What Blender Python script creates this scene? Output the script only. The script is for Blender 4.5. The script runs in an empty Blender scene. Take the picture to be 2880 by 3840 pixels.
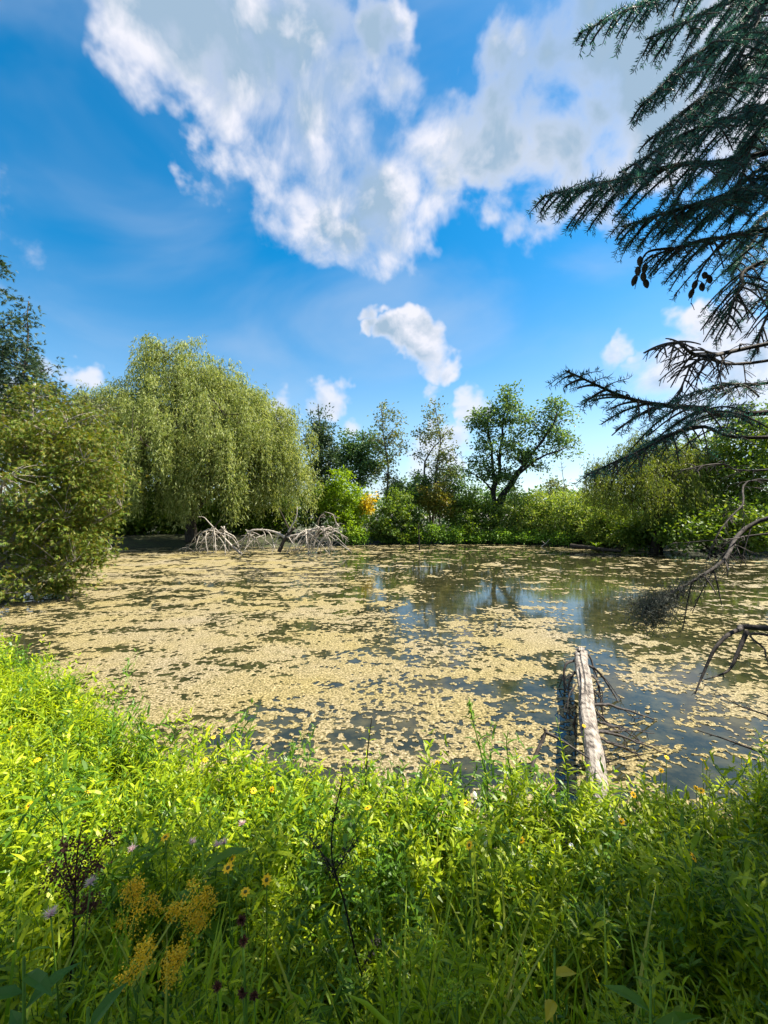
import bpy, math
import numpy as np
from mathutils import Vector

# ------------------------------------------------------------------ camera
F, CX, HY, EYE = 1611.0, 1440.0, 1940.0, 2.5      # focal length, centre and horizon in photo pixels; eye height over the water
sc = bpy.context.scene
col = sc.collection
cam = bpy.data.cameras.new('camera')
cam.sensor_fit = 'VERTICAL'; cam.sensor_height = 36.0; cam.lens = 36.0 * F / 3840.0
cam.shift_y = 20.0 / 3840.0
cam.clip_start = 0.02; cam.clip_end = 5000
cam_o = bpy.data.objects.new('camera', cam); col.objects.link(cam_o)
cam_o.location = (0, 0, EYE); cam_o.rotation_euler = (math.radians(90), 0, 0)
sc.camera = cam_o

# ------------------------------------------------------------------ light
SUN_AZ, SUN_EL = math.radians(80), math.radians(53)       # azimuth from +Y towards +X
SUN = Vector((math.sin(SUN_AZ) * math.cos(SUN_EL), math.cos(SUN_AZ) * math.cos(SUN_EL), math.sin(SUN_EL)))
sun = bpy.data.lights.new('sun', 'SUN'); sun.energy = 5.0; sun.angle = math.radians(0.55); sun.color = (1.0, 0.93, 0.80)
sun_o = bpy.data.objects.new('sun', sun); col.objects.link(sun_o)
sun_o.rotation_euler = SUN.to_track_quat('Z', 'Y').to_euler()
sc.view_settings.view_transform = 'Standard'
sc.view_settings.look = 'None'
sc.view_settings.exposure = 1.58
sc.view_settings.gamma = 1.0
sc.cycles.max_bounces = 7; sc.cycles.transparent_max_bounces = 8
sc.cycles.diffuse_bounces = 3; sc.cycles.transmission_bounces = 4; sc.cycles.glossy_bounces = 3
sc.cycles.use_denoising = True

def pix_dir(px, py):
    return Vector(((px - CX) / F, 1.0, (HY - py) / F)).normalized()

def build_world():
    w = bpy.data.worlds.new('World'); sc.world = w; w.use_nodes = True
    nt = w.node_tree; N = nt.nodes; L = nt.links
    for n in list(N): N.remove(n)
    def node(t, **kw):
        n = N.new(t)
        for k, v in kw.items(): setattr(n, k, v)
        return n
    def put(sock, v):
        if hasattr(v, 'is_output') or isinstance(v, bpy.types.NodeSocket): L.new(v, sock)
        else: sock.default_value = v
    def M(op, a, b=0.0, c=0.0, clamp=False):
        n = node('ShaderNodeMath', operation=op, use_clamp=clamp)
        put(n.inputs[0], a); put(n.inputs[1], b); put(n.inputs[2], c)
        return n.outputs[0]
    def VM(op, a, b=(0, 0, 0)):
        n = node('ShaderNodeVectorMath', operation=op); put(n.inputs[0], a); put(n.inputs[1], b); return n
    def MR(v, a, b, c=0.0, d=1.0, smooth=False):
        n = node('ShaderNodeMapRange', interpolation_type='SMOOTHSTEP' if smooth else 'LINEAR', clamp=True)
        put(n.inputs['Value'], v); put(n.inputs['From Min'], a); put(n.inputs['From Max'], b)
        put(n.inputs['To Min'], c); put(n.inputs['To Max'], d); return n.outputs[0]
    def mix(f, a, b):
        n = node('ShaderNodeMix', data_type='RGBA'); put(n.inputs['Factor'], f); put(n.inputs['A'], a); put(n.inputs['B'], b)
        return n.outputs['Result']
    def noise(vec, scale, detail, rough=0.55, dist=0.0):
        n = node('ShaderNodeTexNoise'); put(n.inputs['Vector'], vec); n.inputs['Scale'].default_value = scale
        n.inputs['Detail'].default_value = detail; n.inputs['Roughness'].default_value = rough
        n.inputs['Distortion'].default_value = dist
        return n
    tc = node('ShaderNodeTexCoord').outputs['Generated']
    d0 = VM('NORMALIZE', tc).outputs[0]
    # clouds: lobes of direction, broken up by noise.  (pixel x, pixel y, radius in pixels, weight)
    lobes = [(600, 40, 260, 1), (760, 60, 260, 1), (800, 150, 280, 1), (1120, 90, 360, 1), (1000, 330, 270, 1), (1270, 420, 330, 1), (950, 560, 230, .95),
             (1130, 730, 230, .95), (1350, 680, 300, 1), (1580, 610, 260, .95), (1240, 830, 120, .7), (1500, 330, 190, .9), (1430, 90, 150, .9),
             (1740, 560, 200, .9), (2020, 330, 320, 1), (2150, 520, 300, 1), (2320, 180, 320, 1), (1900, 500, 240, 1), (2470, 430, 330, 1),
             (2230, 640, 190, .9), (2560, 150, 330, 1), (1960, 150, 150, .8), (1830, 250, 160, .8), (2700, 420, 300, .9),
             (1420, 1260, 50, .7), (1510, 1270, 70, .75), (1590, 1310, 75, .8), (1640, 1360, 75, .8), (1700, 1375, 60, .7), (1400, 1190, 45, .6), (1620, 1465, 60, .55),
             (2320, 1320, 60, .8), (2400, 1365, 50, .65), (2600, 1200, 85, .8), (2690, 1215, 100, .8), (2500, 1420, 150, .75), (2700, 1330, 120, .8),
             (1020, 1560, 60, .7), (960, 1570, 50, .65), (1310, 1600, 50, .6), (1700, 1660, 80, .5), (1780, 1545, 65, .75), (1640, 1600, 50, .5),
             (330, 1440, 70, .55), (200, 1400, 70, .55), (1240, 1495, 75, .6), (1650, 1760, 120, .4),
             (2720, 1600, 200, .7), (60, 1560, 150, .6)]
    wl = VM('SCALE', VM('SUBTRACT', noise(d0, 7.0, 4.0, .62).outputs['Color'], (.5, .5, .5)).outputs[0]); wl.inputs['Scale'].default_value = 0.17
    dw = VM('NORMALIZE', VM('ADD', d0, wl.outputs[0]).outputs[0]).outputs[0]            # ragged outlines
    def add_lobe(c, R, wt):
        cr = math.cos(R)
        dt = VM('DOT_PRODUCT', dw, tuple(c)).outputs['Value']
        return MR(dt, cr - 2.2 * (1 - cr), 1.0, -1.0, 0.75 * wt)
    field = None
    for (px, py, r, wt) in lobes:
        c = pix_dir(px, py); e = pix_dir(px, py + r)
        v = add_lobe(c, c.angle(e), wt)
        field = v if field is None else M('SMOOTH_MAX', field, v, 0.12)
    rr = np.random.default_rng(5)
    k = 0
    while k < 16:                                              # the same sort of clouds all round, out of the picture
        az = rr.uniform(-math.pi, math.pi); el = math.radians(rr.uniform(12, 75))
        if abs(az) < math.radians(52) and el < math.radians(62): continue
        k += 1
        c = Vector((math.sin(az) * math.cos(el), math.cos(az) * math.cos(el), math.sin(el)))
        if c.angle(SUN) < 0.3: continue
        field = M('SMOOTH_MAX', field, add_lobe(c, rr.uniform(.15, .34), .95), 0.12)
    heavy = None                                               # the parts of the great cloud that are thick enough to be grey
    for (px, py, r, hw) in [(2080, 400, 620, 1.5), (2350, 520, 500, 1.5), (1150, 100, 520, .95), (1350, 780, 260, .8), (800, 60, 400, .95)]:
        c = pix_dir(px, py); v = MR(VM('DOT_PRODUCT', d0, tuple(c)).outputs['Value'], math.cos(c.angle(pix_dir(px, py + r))), 1.0, 0.0, hw, True)
        heavy = v if heavy is None else M('MAXIMUM', heavy, v)
    def dens(shift):
        v = VM('ADD', d0, tuple(shift)).outputs[0]
        wv = noise(v, 3.0, 2.0)
        wo = VM('SCALE', VM('SUBTRACT', wv.outputs['Color'], (.5, .5, .5)).outputs[0]); wo.inputs['Scale'].default_value = 0.16
        v2 = VM('ADD', v, wo.outputs[0]).outputs[0]
        n1 = noise(v2, 5.0, 6.0, .58).outputs['Fac']
        vo = node('ShaderNodeTexVoronoi', feature='F1'); L.new(v2, vo.inputs['Vector'])                          # rounded billows
        vo.inputs['Scale'].default_value = 13.0; vo.inputs['Detail'].default_value = 1.0; vo.inputs['Roughness'].default_value = .5
        return M('MULTIPLY_ADD', M('SUBTRACT', 0.45, vo.outputs['Distance']), 0.16, M('SUBTRACT', n1, 0.5))
    n_a = dens((0, 0, 0))
    n_b = dens(SUN * 0.028)
    D = M('ADD', M('MULTIPLY_ADD', n_a, 2.9, field), 0.22)
    cover = MR(D, 0.0, MR(noise(d0, 2.3, 2.0).outputs['Fac'], .35, .65, .40, 1.05), smooth=True)
    thick = MR(D, 0.15, 1.15, smooth=True)
    lit = M('MULTIPLY', M('SUBTRACT', n_a, n_b), 6.5)          # brighter where the cloud thins out towards the sun
    dsun = VM('DOT_PRODUCT', d0, tuple(SUN)).outputs['Value']
    sky = node('ShaderNodeTexSky', sky_type='NISHITA'); sky.sun_disc = False
    sky.sun_elevation = SUN_EL; sky.sun_rotation = SUN_AZ
    sky.air_density = 1.0; sky.dust_density = 0.5; sky.ozone_density = 3.0
    hs = node('ShaderNodeHueSaturation'); hs.inputs['Value'].default_value = 1.06
    sep = node('ShaderNodeSeparateXYZ'); L.new(d0, sep.inputs[0]); put(hs.inputs['Saturation'], MR(sep.outputs['Z'], 0.0, 0.55, 0.98, 1.46, True))
    hs.inputs['Hue'].default_value = 0.488
    L.new(sky.outputs[0], hs.inputs['Color'])
    # thin veil of high cloud
    st = node('ShaderNodeMapping'); L.new(d0, st.inputs[0]); st.inputs['Scale'].default_value = (1.0, 1.6, 2.2); st.inputs['Rotation'].default_value = (0, .6, .3)
    veil = MR(noise(st.outputs[0], 1.9, 5.0, .5, .4).outputs['Fac'], 0.42, 0.82, 0.0, 0.50, smooth=True)
    skyc = mix(veil, hs.outputs[0], (3.0, 3.6, 4.5, 1))
    shade = M('MULTIPLY', M('SUBTRACT', M('MULTIPLY_ADD', M('MULTIPLY_ADD', thick, .4, heavy), MR(noise(d0, 7.0, 4.0, .6).outputs['Fac'], .3, .7, .6, 1.1), .10), lit, clamp=True), MR(D, 0.15, 0.8, smooth=True))
    cc = mix(shade, (4.8, 4.8, 5.2, 1), (1.95, 2.7, 3.5, 1))
    c_all = mix(M('MULTIPLY', cover, MR(sep.outputs['Z'], 0.05, 0.4, 0.62, 0.97)), skyc, cc)
    bg = node('ShaderNodeBackground'); L.new(c_all, bg.inputs['Color']); bg.inputs['Strength'].default_value = 0.066
    out = node('ShaderNodeOutputWorld'); L.new(bg.outputs[0], out.inputs['Surface'])
    w.cycles.sampling_method = 'MANUAL'; w.cycles.sample_map_resolution = 512
build_world()

# ------------------------------------------------------------------ helpers
rng = np.random.default_rng(7)
def P(px, py, Y): return np.array([(px - CX) / F * Y, Y, EYE + (HY - py) / F * Y])
def unit(v): return v / np.maximum(np.linalg.norm(v, axis=-1, keepdims=True), 1e-9)
def rnd_unit(n, r=None): return unit((r or rng).normal(size=(n, 3)))

class Buf:
    """collects vertex and face arrays, then links them as one mesh object"""
    def __init__(s): s.v = []; s.f = []; s.n = 0; s.m = []
    def add(s, v, f, mi=0):
        v = np.asarray(v, dtype=np.float64).reshape(-1, 3)
        for ff in (f if isinstance(f, list) else [f]):
            ff = np.asarray(ff, dtype=np.int64)
            if len(ff): s.f.append(ff + s.n); s.m.append(mi)
        s.v.append(v); s.n += len(v)
    def mesh(s, name, mats, smooth=False):
        me = bpy.data.meshes.new(name)
        V = np.concatenate(s.v).astype(np.float32) if s.v else np.zeros((0, 3), np.float32)
        loops = np.concatenate([f.ravel() for f in s.f]).astype(np.int32)
        tot = np.concatenate([np.full(len(f), f.shape[1]) for f in s.f]).astype(np.int32)
        mi = np.concatenate([np.full(len(f), m) for f, m in zip(s.f, s.m)]).astype(np.int32)
        start = np.concatenate([[0], np.cumsum(tot)[:-1]]).astype(np.int32)
        me.vertices.add(len(V)); me.vertices.foreach_set('co', V.ravel())
        me.loops.add(len(loops)); me.loops.foreach_set('vertex_index', loops)
        me.polygons.add(len(tot)); me.polygons.foreach_set('loop_start', start); me.polygons.foreach_set('loop_total', tot)
        if not isinstance(mats, (list, tuple)): mats = [mats]
        for m in mats: me.materials.append(m)
        if len(mats) > 1: me.polygons.foreach_set('material_index', mi)
        me.polygons.foreach_set('use_smooth', np.full(len(tot), smooth))
        me.update(calc_edges=True)
        return me
    def build(s, name, mats, parent=None, smooth=False):
        return link(name, s.mesh(name, mats, smooth), parent)

def link(name, data, parent=None, loc=None):
    o = bpy.data.objects.new(name, data); col.objects.link(o)
    if parent is not None:
        o.parent = parent; o.location = tuple(-np.array(parent.location))     # parts are written in world coordinates
    if loc is not None: o.location = loc
    return o
def tag(o, label=None, cat=None, group=None, kind=None):
    if label: o['label'] = label
    if cat: o['category'] = cat
    if group: o['group'] = group
    if kind: o['kind'] = kind
    return o
def thing(name, label, cat, loc, group=None):
    o = bpy.data.objects.new(name, None); col.objects.link(o); o.location = tuple(float(a) for a in loc)
    o.empty_display_size = 0.2
    return tag(o, label, cat, group)

def frames(T):
    ref = np.zeros_like(T); ref[..., 0] = 0.31; ref[..., 1] = 0.87; ref[..., 2] = 0.38
    A = np.cross(T, ref); bad = np.linalg.norm(A, axis=-1) < .15
    A[bad] = np.cross(T[bad], np.array([1., 0, 0]))
    A = unit(A); return A, np.cross(T, A)
def tubes(buf, pts, rad, sides=5, mi=0, bump=0.0, cap=True):
    """pts (n,k,3), rad (n,k): n tubes of k rings"""
    pts = np.asarray(pts, float); rad = np.asarray(rad, float)
    if pts.ndim == 2: pts = pts[None]; rad = rad[None]
    n, k, _ = pts.shape
    if n == 0: return
    T = np.gradient(pts, axis=1); T = unit(T); A, B = frames(T)
    th = np.linspace(0, 2 * math.pi, sides, endpoint=False)
    r = rad[:, :, None] * (1 + (bump * rng.normal(size=(n, k, sides)) if bump else 0))
    V = pts[:, :, None, :] + r[..., None] * (np.cos(th)[None, None, :, None] * A[:, :, None, :] + np.sin(th)[None, None, :, None] * B[:, :, None, :])
    base = (np.arange(n) * k * sides)[:, None, None]
    i = np.arange(k - 1)[None, :, None] * sides; j = np.arange(sides)[None, None, :]; j2 = (np.arange(sides)[None, None, :] + 1) % sides
    q = np.stack([base + i + j, base + i + j2, base + i + sides + j2, base + i + sides + j], -1).reshape(-1, 4)
    fs = [q]
    if cap: fs.append((base[:, 0, :] + (k - 1) * sides + np.arange(sides)[None, :]))
    buf.add(V.reshape(-1, 3), fs, mi)
def bez(a, c, b, k):
    t = np.linspace(0, 1, k)[:, None]
    a, b, c = [np.asarray(x)[..., None, :] for x in (a, b, c)]
    return (1 - t) ** 2 * a + 2 * t * (1 - t) * c + t ** 2 * b
def spline(pts, k):
    """smooth polyline of k points through the given points"""
    p = np.asarray(pts, float); n = len(p)
    if n == 2: return p[0] + (p[1] - p[0]) * np.linspace(0, 1, k)[:, None]
    q = np.vstack([2 * p[0] - p[1], p, 2 * p[-1] - p[-2]]); out = []
    for u in np.linspace(0, n - 1, k):
        i = min(int(u), n - 2); t = u - i; a, b, c, d = q[i:i + 4]
        out.append(.5 * ((2 * b) + (-a + c) * t + (2 * a - 5 * b + 4 * c - d) * t * t + (-a + 3 * b - 3 * c + d) * t ** 3))
    return np.array(out)

# leaf templates: (along, across, normal) and faces
def T_diamond(): return np.array([[0, 0, 0], [.45, .5, .06], [1, 0, -.05], [.45, -.5, .06]]), [np.array([[0, 1, 2, 3]])]
def T_lance():
    v = np.array([[0, 0, 0], [.25, .40, .05], [.25, 0, .0], [.25, -.40, .05], [.6, .42, -.02], [.6, 0, -.08], [.6, -.42, -.02], [1, 0, -.28]])
    return v, [np.array([[0, 2, 1], [0, 3, 2], [4, 5, 7], [5, 6, 7]]), np.array([[1, 2, 5, 4], [2, 3, 6, 5]])]
def T_oval():
    v = np.array([[0, 0, 0], [.2, .36, .05], [.2, 0, 0], [.2, -.36, .05], [.6, .48, .03], [.6, 0, -.05], [.6, -.48, .03], [.88, .2, -.1], [.88, -.2, -.1], [1, 0, -.15]])
    return v, [np.array([[0, 2, 1], [0, 3, 2], [7, 8, 9]]), np.array([[1, 2, 5, 4], [2, 3, 6, 5], [4, 5, 8, 7]]), np.array([[5, 6, 8]])]
def T_spray(nb=5):
    V = []; Fq = []
    for i in range(nb):
        a = (i - (nb - 1) / 2) * .42; L = 1 - .5 * abs(i - (nb - 1) / 2) / nb; st = .12 * abs(i - (nb - 1) / 2)
        c, s = math.cos(a), math.sin(a)
        for (u, w) in ((0, 0), (.5, .085), (1, 0), (.5, -.085)):
            x, y = u * L, w; V.append([st + c * x - s * y, (s * x + c * y) * 1.0, -.25 * (u * L) ** 2])
        Fq.append([4 * i, 4 * i + 1, 4 * i + 2, 4 * i + 3])
    return np.array(V), [np.array(Fq)]
def T_plain(w1, w2): return np.array([[0, 0, 0], [.25, w1, .05], [.25, -w1, .05], [.62, w2, -.03], [.62, -w2, -.03], [1, 0, -.26]]), [np.array([[0, 2, 1], [3, 4, 5]]), np.array([[1, 2, 4, 3]])]
DIAMOND, LANCE, OVAL, SPRAY = T_diamond(), T_lance(), T_oval(), T_spray()
def leaves(buf, tpl, pos, along, normal, length, width, mi=0):
    v, fs = tpl; n = len(pos); k = len(v)
    if n == 0: return
    X = unit(along); Y = unit(np.cross(normal, X)); Z = np.cross(X, Y)
    length = np.broadcast_to(length, n)[:, None, None]; width = np.broadcast_to(width, n)[:, None, None]
    V = pos[:, None, :] + v[None, :, 0:1] * length * X[:, None, :] + v[None, :, 1:2] * width * Y[:, None, :] + v[None, :, 2:3] * length * Z[:, None, :]
    off = (np.arange(n) * k)[:, None, None]
    buf.add(V.reshape(-1, 3), [(f[None] + off).reshape(-1, f.shape[1]) for f in fs], mi)

# ------------------------------------------------------------------ materials
def new_mat(name):
    m = bpy.data.materials.new(name); m.use_nodes = True
    nt = m.node_tree
    for n in list(nt.nodes): nt.nodes.remove(n)
    out = nt.nodes.new('ShaderNodeOutputMaterial')
    return m, nt, nt.nodes, nt.links, out
def leaf_mat(name, stops, trans=.45, tint=(1.25, 1.15, .5), rough=.5, spec=.35, gain=1.45):
    """stops: colours spread over the leaves at random"""
    m, nt, N, L, out = new_mat(name)
    g = N.new('ShaderNodeNewGeometry'); r = N.new('ShaderNodeValToRGB')
    while len(r.color_ramp.elements) < len(stops): r.color_ramp.elements.new(.5)
    for i, (e, c) in enumerate(zip(r.color_ramp.elements, stops)):
        e.position = i / max(1, len(stops) - 1); e.color = (*[x * gain for x in c], 1)
    L.new(g.outputs['Random Per Island'], r.inputs[0])
    p = N.new('ShaderNodeBsdfPrincipled'); p.inputs['Roughness'].default_value = rough; p.inputs['Specular IOR Level'].default_value = spec
    L.new(r.outputs[0], p.inputs['Base Color'])
    t = N.new('ShaderNodeBsdfTranslucent')
    mx = N.new('ShaderNodeMix'); mx.data_type = 'RGBA'; mx.blend_type = 'MULTIPLY'; mx.inputs['Factor'].default_value = 1
    L.new(r.outputs[0], mx.inputs['A']); mx.inputs['B'].default_value = (*tint, 1); L.new(mx.outputs['Result'], t.inputs['Color'])
    ms = N.new('ShaderNodeMixShader'); ms.inputs[0].default_value = trans
    L.new(p.outputs[0], ms.inputs[1]); L.new(t.outputs[0], ms.inputs[2]); L.new(ms.outputs[0], out.inputs[0])
    return m
def bark_mat(name, c1, c2, scale=18, stretch=(1, 1, .15), bump=.5, rough=.85, c3=None):
    m, nt, N, L, out = new_mat(name)
    tc = N.new('ShaderNodeTexCoord'); mp = N.new('ShaderNodeMapping'); mp.inputs['Scale'].default_value = stretch
    L.new(tc.outputs['Object'], mp.inputs[0])
    n = N.new('ShaderNodeTexNoise'); n.inputs['Scale'].default_value = scale; n.inputs['Detail'].default_value = 7; n.inputs['Roughness'].default_value = .65
    L.new(mp.outputs[0], n.inputs['Vector'])
    r = N.new('ShaderNodeValToRGB'); r.color_ramp.elements[0].position = .36; r.color_ramp.elements[1].position = .62
    r.color_ramp.elements[0].color = (*c1, 1); r.color_ramp.elements[1].color = (*c2, 1)
    if c3: e = r.color_ramp.elements.new(.75); e.color = (*c3, 1)
    L.new(n.outputs['Fac'], r.inputs[0])
    p = N.new('ShaderNodeBsdfPrincipled'); p.inputs['Roughness'].default_value = rough; p.inputs['Specular IOR Level'].default_value = .2
    L.new(r.outputs[0], p.inputs['Base Color'])
    b = N.new('ShaderNodeBump'); b.inputs['Strength'].default_value = bump; b.inputs['Distance'].default_value = .02
    L.new(n.outputs['Fac'], b.inputs['Height']); L.new(b.outputs[0], p.inputs['Normal']); L.new(p.outputs[0], out.inputs[0])
    return m
def plain_mat(name, c, rough=.6, var=.25, scale=30):
    return bark_mat(name, tuple(x * (1 - var) for x in c), tuple(min(1, x * (1 + var)) for x in c), scale, (1, 1, 1), .2, rough)

MAT = dict(
    willow=leaf_mat('willow_leaf', [(.085, .125, .022), (.14, .18, .04), (.21, .245, .075), (.31, .34, .15)], .5, (1.25, 1.15, .6), .5, .3),
    willow_b=leaf_mat('willow_leaf_yellow', [(.07, .11, .012), (.12, .16, .02), (.17, .20, .03)], .42, (1.2, 1.1, .5)),
    cedar=leaf_mat('cedar_spray', [(.05, .095, .008), (.085, .135, .012), (.12, .16, .014), (.20, .15, .035), (.07, .12, .010), (.10, .15, .012)], .40, (1.3, 1.1, .4)),
    cedar_dark=leaf_mat('cedar_dark', [(.020, .045, .022), (.032, .060, .028), (.045, .075, .035)], .30),
    pale_cedar=leaf_mat('cedar_pale', [(.045, .07, .03), (.075, .095, .045), (.11, .10, .055)], .3),
    teal=leaf_mat('leaf_cool_green', [(.035, .080, .030), (.055, .11, .038), (.08, .14, .05)], .4),
    ash=leaf_mat('leaf_deep_green', [(.035, .085, .028), (.06, .115, .035), (.09, .155, .045), (.13, .20, .075)], .42),
    poplar=leaf_mat('leaf_olive_grey', [(.05, .085, .035), (.08, .11, .04), (.11, .14, .055), (.14, .13, .06)], .4),
    yellowgreen=leaf_mat('leaf_yellow_green', [(.09, .16, .008), (.14, .22, .010), (.19, .27, .014)], .48, (1.2, 1.15, .4)),
    yellow=leaf_mat('leaf_yellow', [(.38, .32, .012), (.46, .34, .015), (.24, .26, .012)], .45, (1.2, 1.0, .4)),
    orange=leaf_mat('leaf_turning', [(.08, .12, .014), (.15, .14, .02), (.10, .13, .016), (.20, .14, .026)], .4, (1.2, 1.0, .5)),
    bush=leaf_mat('leaf_bush', [(.04, .085, .010), (.065, .12, .012), (.10, .155, .018), (.14, .19, .03)], .46, (1.2, 1.1, .4)),
    bushlight=leaf_mat('leaf_bush_light', [(.08, .14, .015), (.12, .19, .022), (.18, .24, .045), (.24, .28, .09)], .48, (1.2, 1.1, .45)),
    shore=leaf_mat('leaf_shore', [(.08, .17, .015), (.12, .22, .022), (.17, .27, .04)], .45, (1.2, 1.1, .4)),
    spruce=leaf_mat('spruce_needle', [(.014, .060, .066), (.024, .088, .088), (.040, .125, .10)], .40, (1.1, 1.1, .7), .5),  # bluish teal of the lens veil is put into the needle colour
    weed=leaf_mat('weed_leaf', [(.10, .17, .003), (.17, .25, .004), (.25, .32, .006), (.33, .38, .012), (.19, .28, .005)], .55, (1.22, 1.15, .2), .42, .4),
    weed_dark=leaf_mat('weed_leaf_deep', [(.04, .10, .005), (.065, .14, .007), (.10, .19, .009)], .48, (1.3, 1.15, .25), .42, .4),
    grass=leaf_mat('grass_blade', [(.09, .18, .008), (.14, .25, .010), (.21, .30, .018), (.30, .30, .05)], .45, (1.3, 1.1, .3), .45),
    broad=leaf_mat('broad_leaf', [(.03, .09, .008), (.045, .12, .010)], .45, (1.3, 1.15, .3), .45),
    gold=leaf_mat('goldenrod_floret', [(.50, .30, .010), (.58, .38, .014), (.42, .30, .012)], .3, (1.1, 1., .4)),
    petal=leaf_mat('petal_yellow', [(.80, .42, .006), (.85, .52, .010)], .35, (1.1, 1, .5)),
    petal_w=leaf_mat('petal_white', [(.70, .72, .66), (.78, .78, .72)], .4, (1, 1, 1)),
    petal_b=leaf_mat('petal_lilac', [(.62, .60, .80), (.70, .68, .84)], .4, (1, 1, 1)),
    fluff=leaf_mat('thistle_fluff', [(.50, .36, .36), (.60, .46, .44), (.42, .28, .30)], .4, (1, 1, 1)),
    dry=leaf_mat('dry_seed', [(.045, .016, .010), (.075, .028, .015), (.11, .045, .024)], .3, (1, 1, 1), .7),
    drydark=leaf_mat('dry_dark', [(.012, .012, .008), (.022, .020, .010), (.035, .030, .014)], .15, (1, 1, 1), .7),
    stem=plain_mat('green_stem', (.10, .19, .02)),
    stemdark=plain_mat('dark_stem', (.022, .020, .012)),
    bark=bark_mat('bark_brown', (.022, .017, .012), (.065, .052, .040), 14),
    bark_grey=bark_mat('bark_grey', (.045, .040, .034), (.12, .105, .09), 14),
    bark_dark=bark_mat('bark_dark', (.010, .009, .008), (.030, .026, .022), 20),
    deadwood=bark_mat('bleached_wood', (.17, .145, .11), (.46, .41, .35), 10, (1, 1, 1), .3),
    deadgrey=bark_mat('grey_dead_twig', (.030, .026, .024), (.085, .072, .064), 30, (1, 1, 1), .4),
    lichen=leaf_mat('lichen', [(.03, .034, .026), (.05, .055, .042), (.085, .09, .07)], .15, (1, 1, 1), .8),
)

# ------------------------------------------------------------------ numpy noise
def vnoise(x, y, seed=0):
    xi = np.floor(x).astype(np.int64); yi = np.floor(y).astype(np.int64); xf = x - xi; yf = y - yi
    def h(a, b):
        n = (a * 374761393 + b * 668265263 + seed * 1442695041) & 0xFFFFFFFF
        n = ((n ^ (n >> 13)) * 1274126177) & 0xFFFFFFFF
        return ((n ^ (n >> 16)) & 0xFFFF) / 65535.0
    u = xf * xf * xf * (xf * (xf * 6 - 15) + 10); v = yf * yf * yf * (yf * (yf * 6 - 15) + 10)
    return (h(xi, yi) * (1 - u) + h(xi + 1, yi) * u) * (1 - v) + (h(xi, yi + 1) * (1 - u) + h(xi + 1, yi + 1) * u) * v
def fbm(x, y, octs, seed=0, gain=.55):
    s = 0; a = 1; t = 0
    for o in range(octs):
        c, sn = math.cos(o * .9), math.sin(o * .9)
        s = s + a * vnoise((x * c - y * sn) * 2 ** o + 17.3 * o, (x * sn + y * c) * 2 ** o - 9.1 * o, seed + o); t += a; a *= gain
    return s / t
def sstep(a, b, x): t = np.clip((x - a) / (b - a), 0, 1); return t * t * (3 - 2 * t)

# ------------------------------------------------------------------ pond outline, ground, water
shore = spline([(2.9, 2.75), (1.0, 2.75), (0, 2.85), (-1.1, 3.05), (-2.2, 3.6), (-3.2, 4.5), (-5.0, 5.6), (-7.5, 7.2), (-10.2, 10.5), (-11.6, 13.5), (-15, 20), (-20, 28),
                (-24, 33.5), (-16, 36), (-8, 37), (-4, 40), (4, 41.5), (10, 41), (16, 38), (20, 34), (26, 30), (30, 24), (26, 15), (16, 8), (8, 4.4), (4.6, 3.0), (2.9, 2.75)], 190)[:-1]
shore[:, 0] += .25 * np.sin(np.arange(len(shore)) * 1.7) * np.clip(np.hypot(shore[:, 0], shore[:, 1]) / 20, .1, 1)
def signed(x, y):
    """distance to the shore line, positive on land"""
    x = np.asarray(x, float).ravel(); y = np.asarray(y, float).ravel()
    best = np.full(x.shape, 1e9); inside = np.zeros(x.shape, bool)
    a = shore; b = np.roll(shore, -1, axis=0)
    for (ax, ay), (bx, by) in zip(a, b):
        dx, dy = bx - ax, by - ay
        t = np.clip(((x - ax) * dx + (y - ay) * dy) / (dx * dx + dy * dy), 0, 1)
        best = np.minimum(best, (x - ax - t * dx) ** 2 + (y - ay - t * dy) ** 2)
        cr = ((ay > y) != (by > y))
        if dy != 0: inside ^= cr & (x < ax + (y - ay) / dy * dx)
    d = np.sqrt(best)
    return np.where(inside, -d, d)
def ground_z(x, y):
    x = np.asarray(x, float).ravel(); y = np.asarray(y, float).ravel()
    s = signed(x, y)
    z = np.where(s > 0, .02 + .10 * sstep(0, .25, s) + .76 * sstep(.15, 2.7, s), -.02 - .8 * sstep(0, 4, -s))
    return z + np.where(s > .2, .06 * (fbm(x * .8, y * .8, 3, 3) - .5), 0)
def gz(x, y): return float(ground_z([x], [y])[0])

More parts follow.
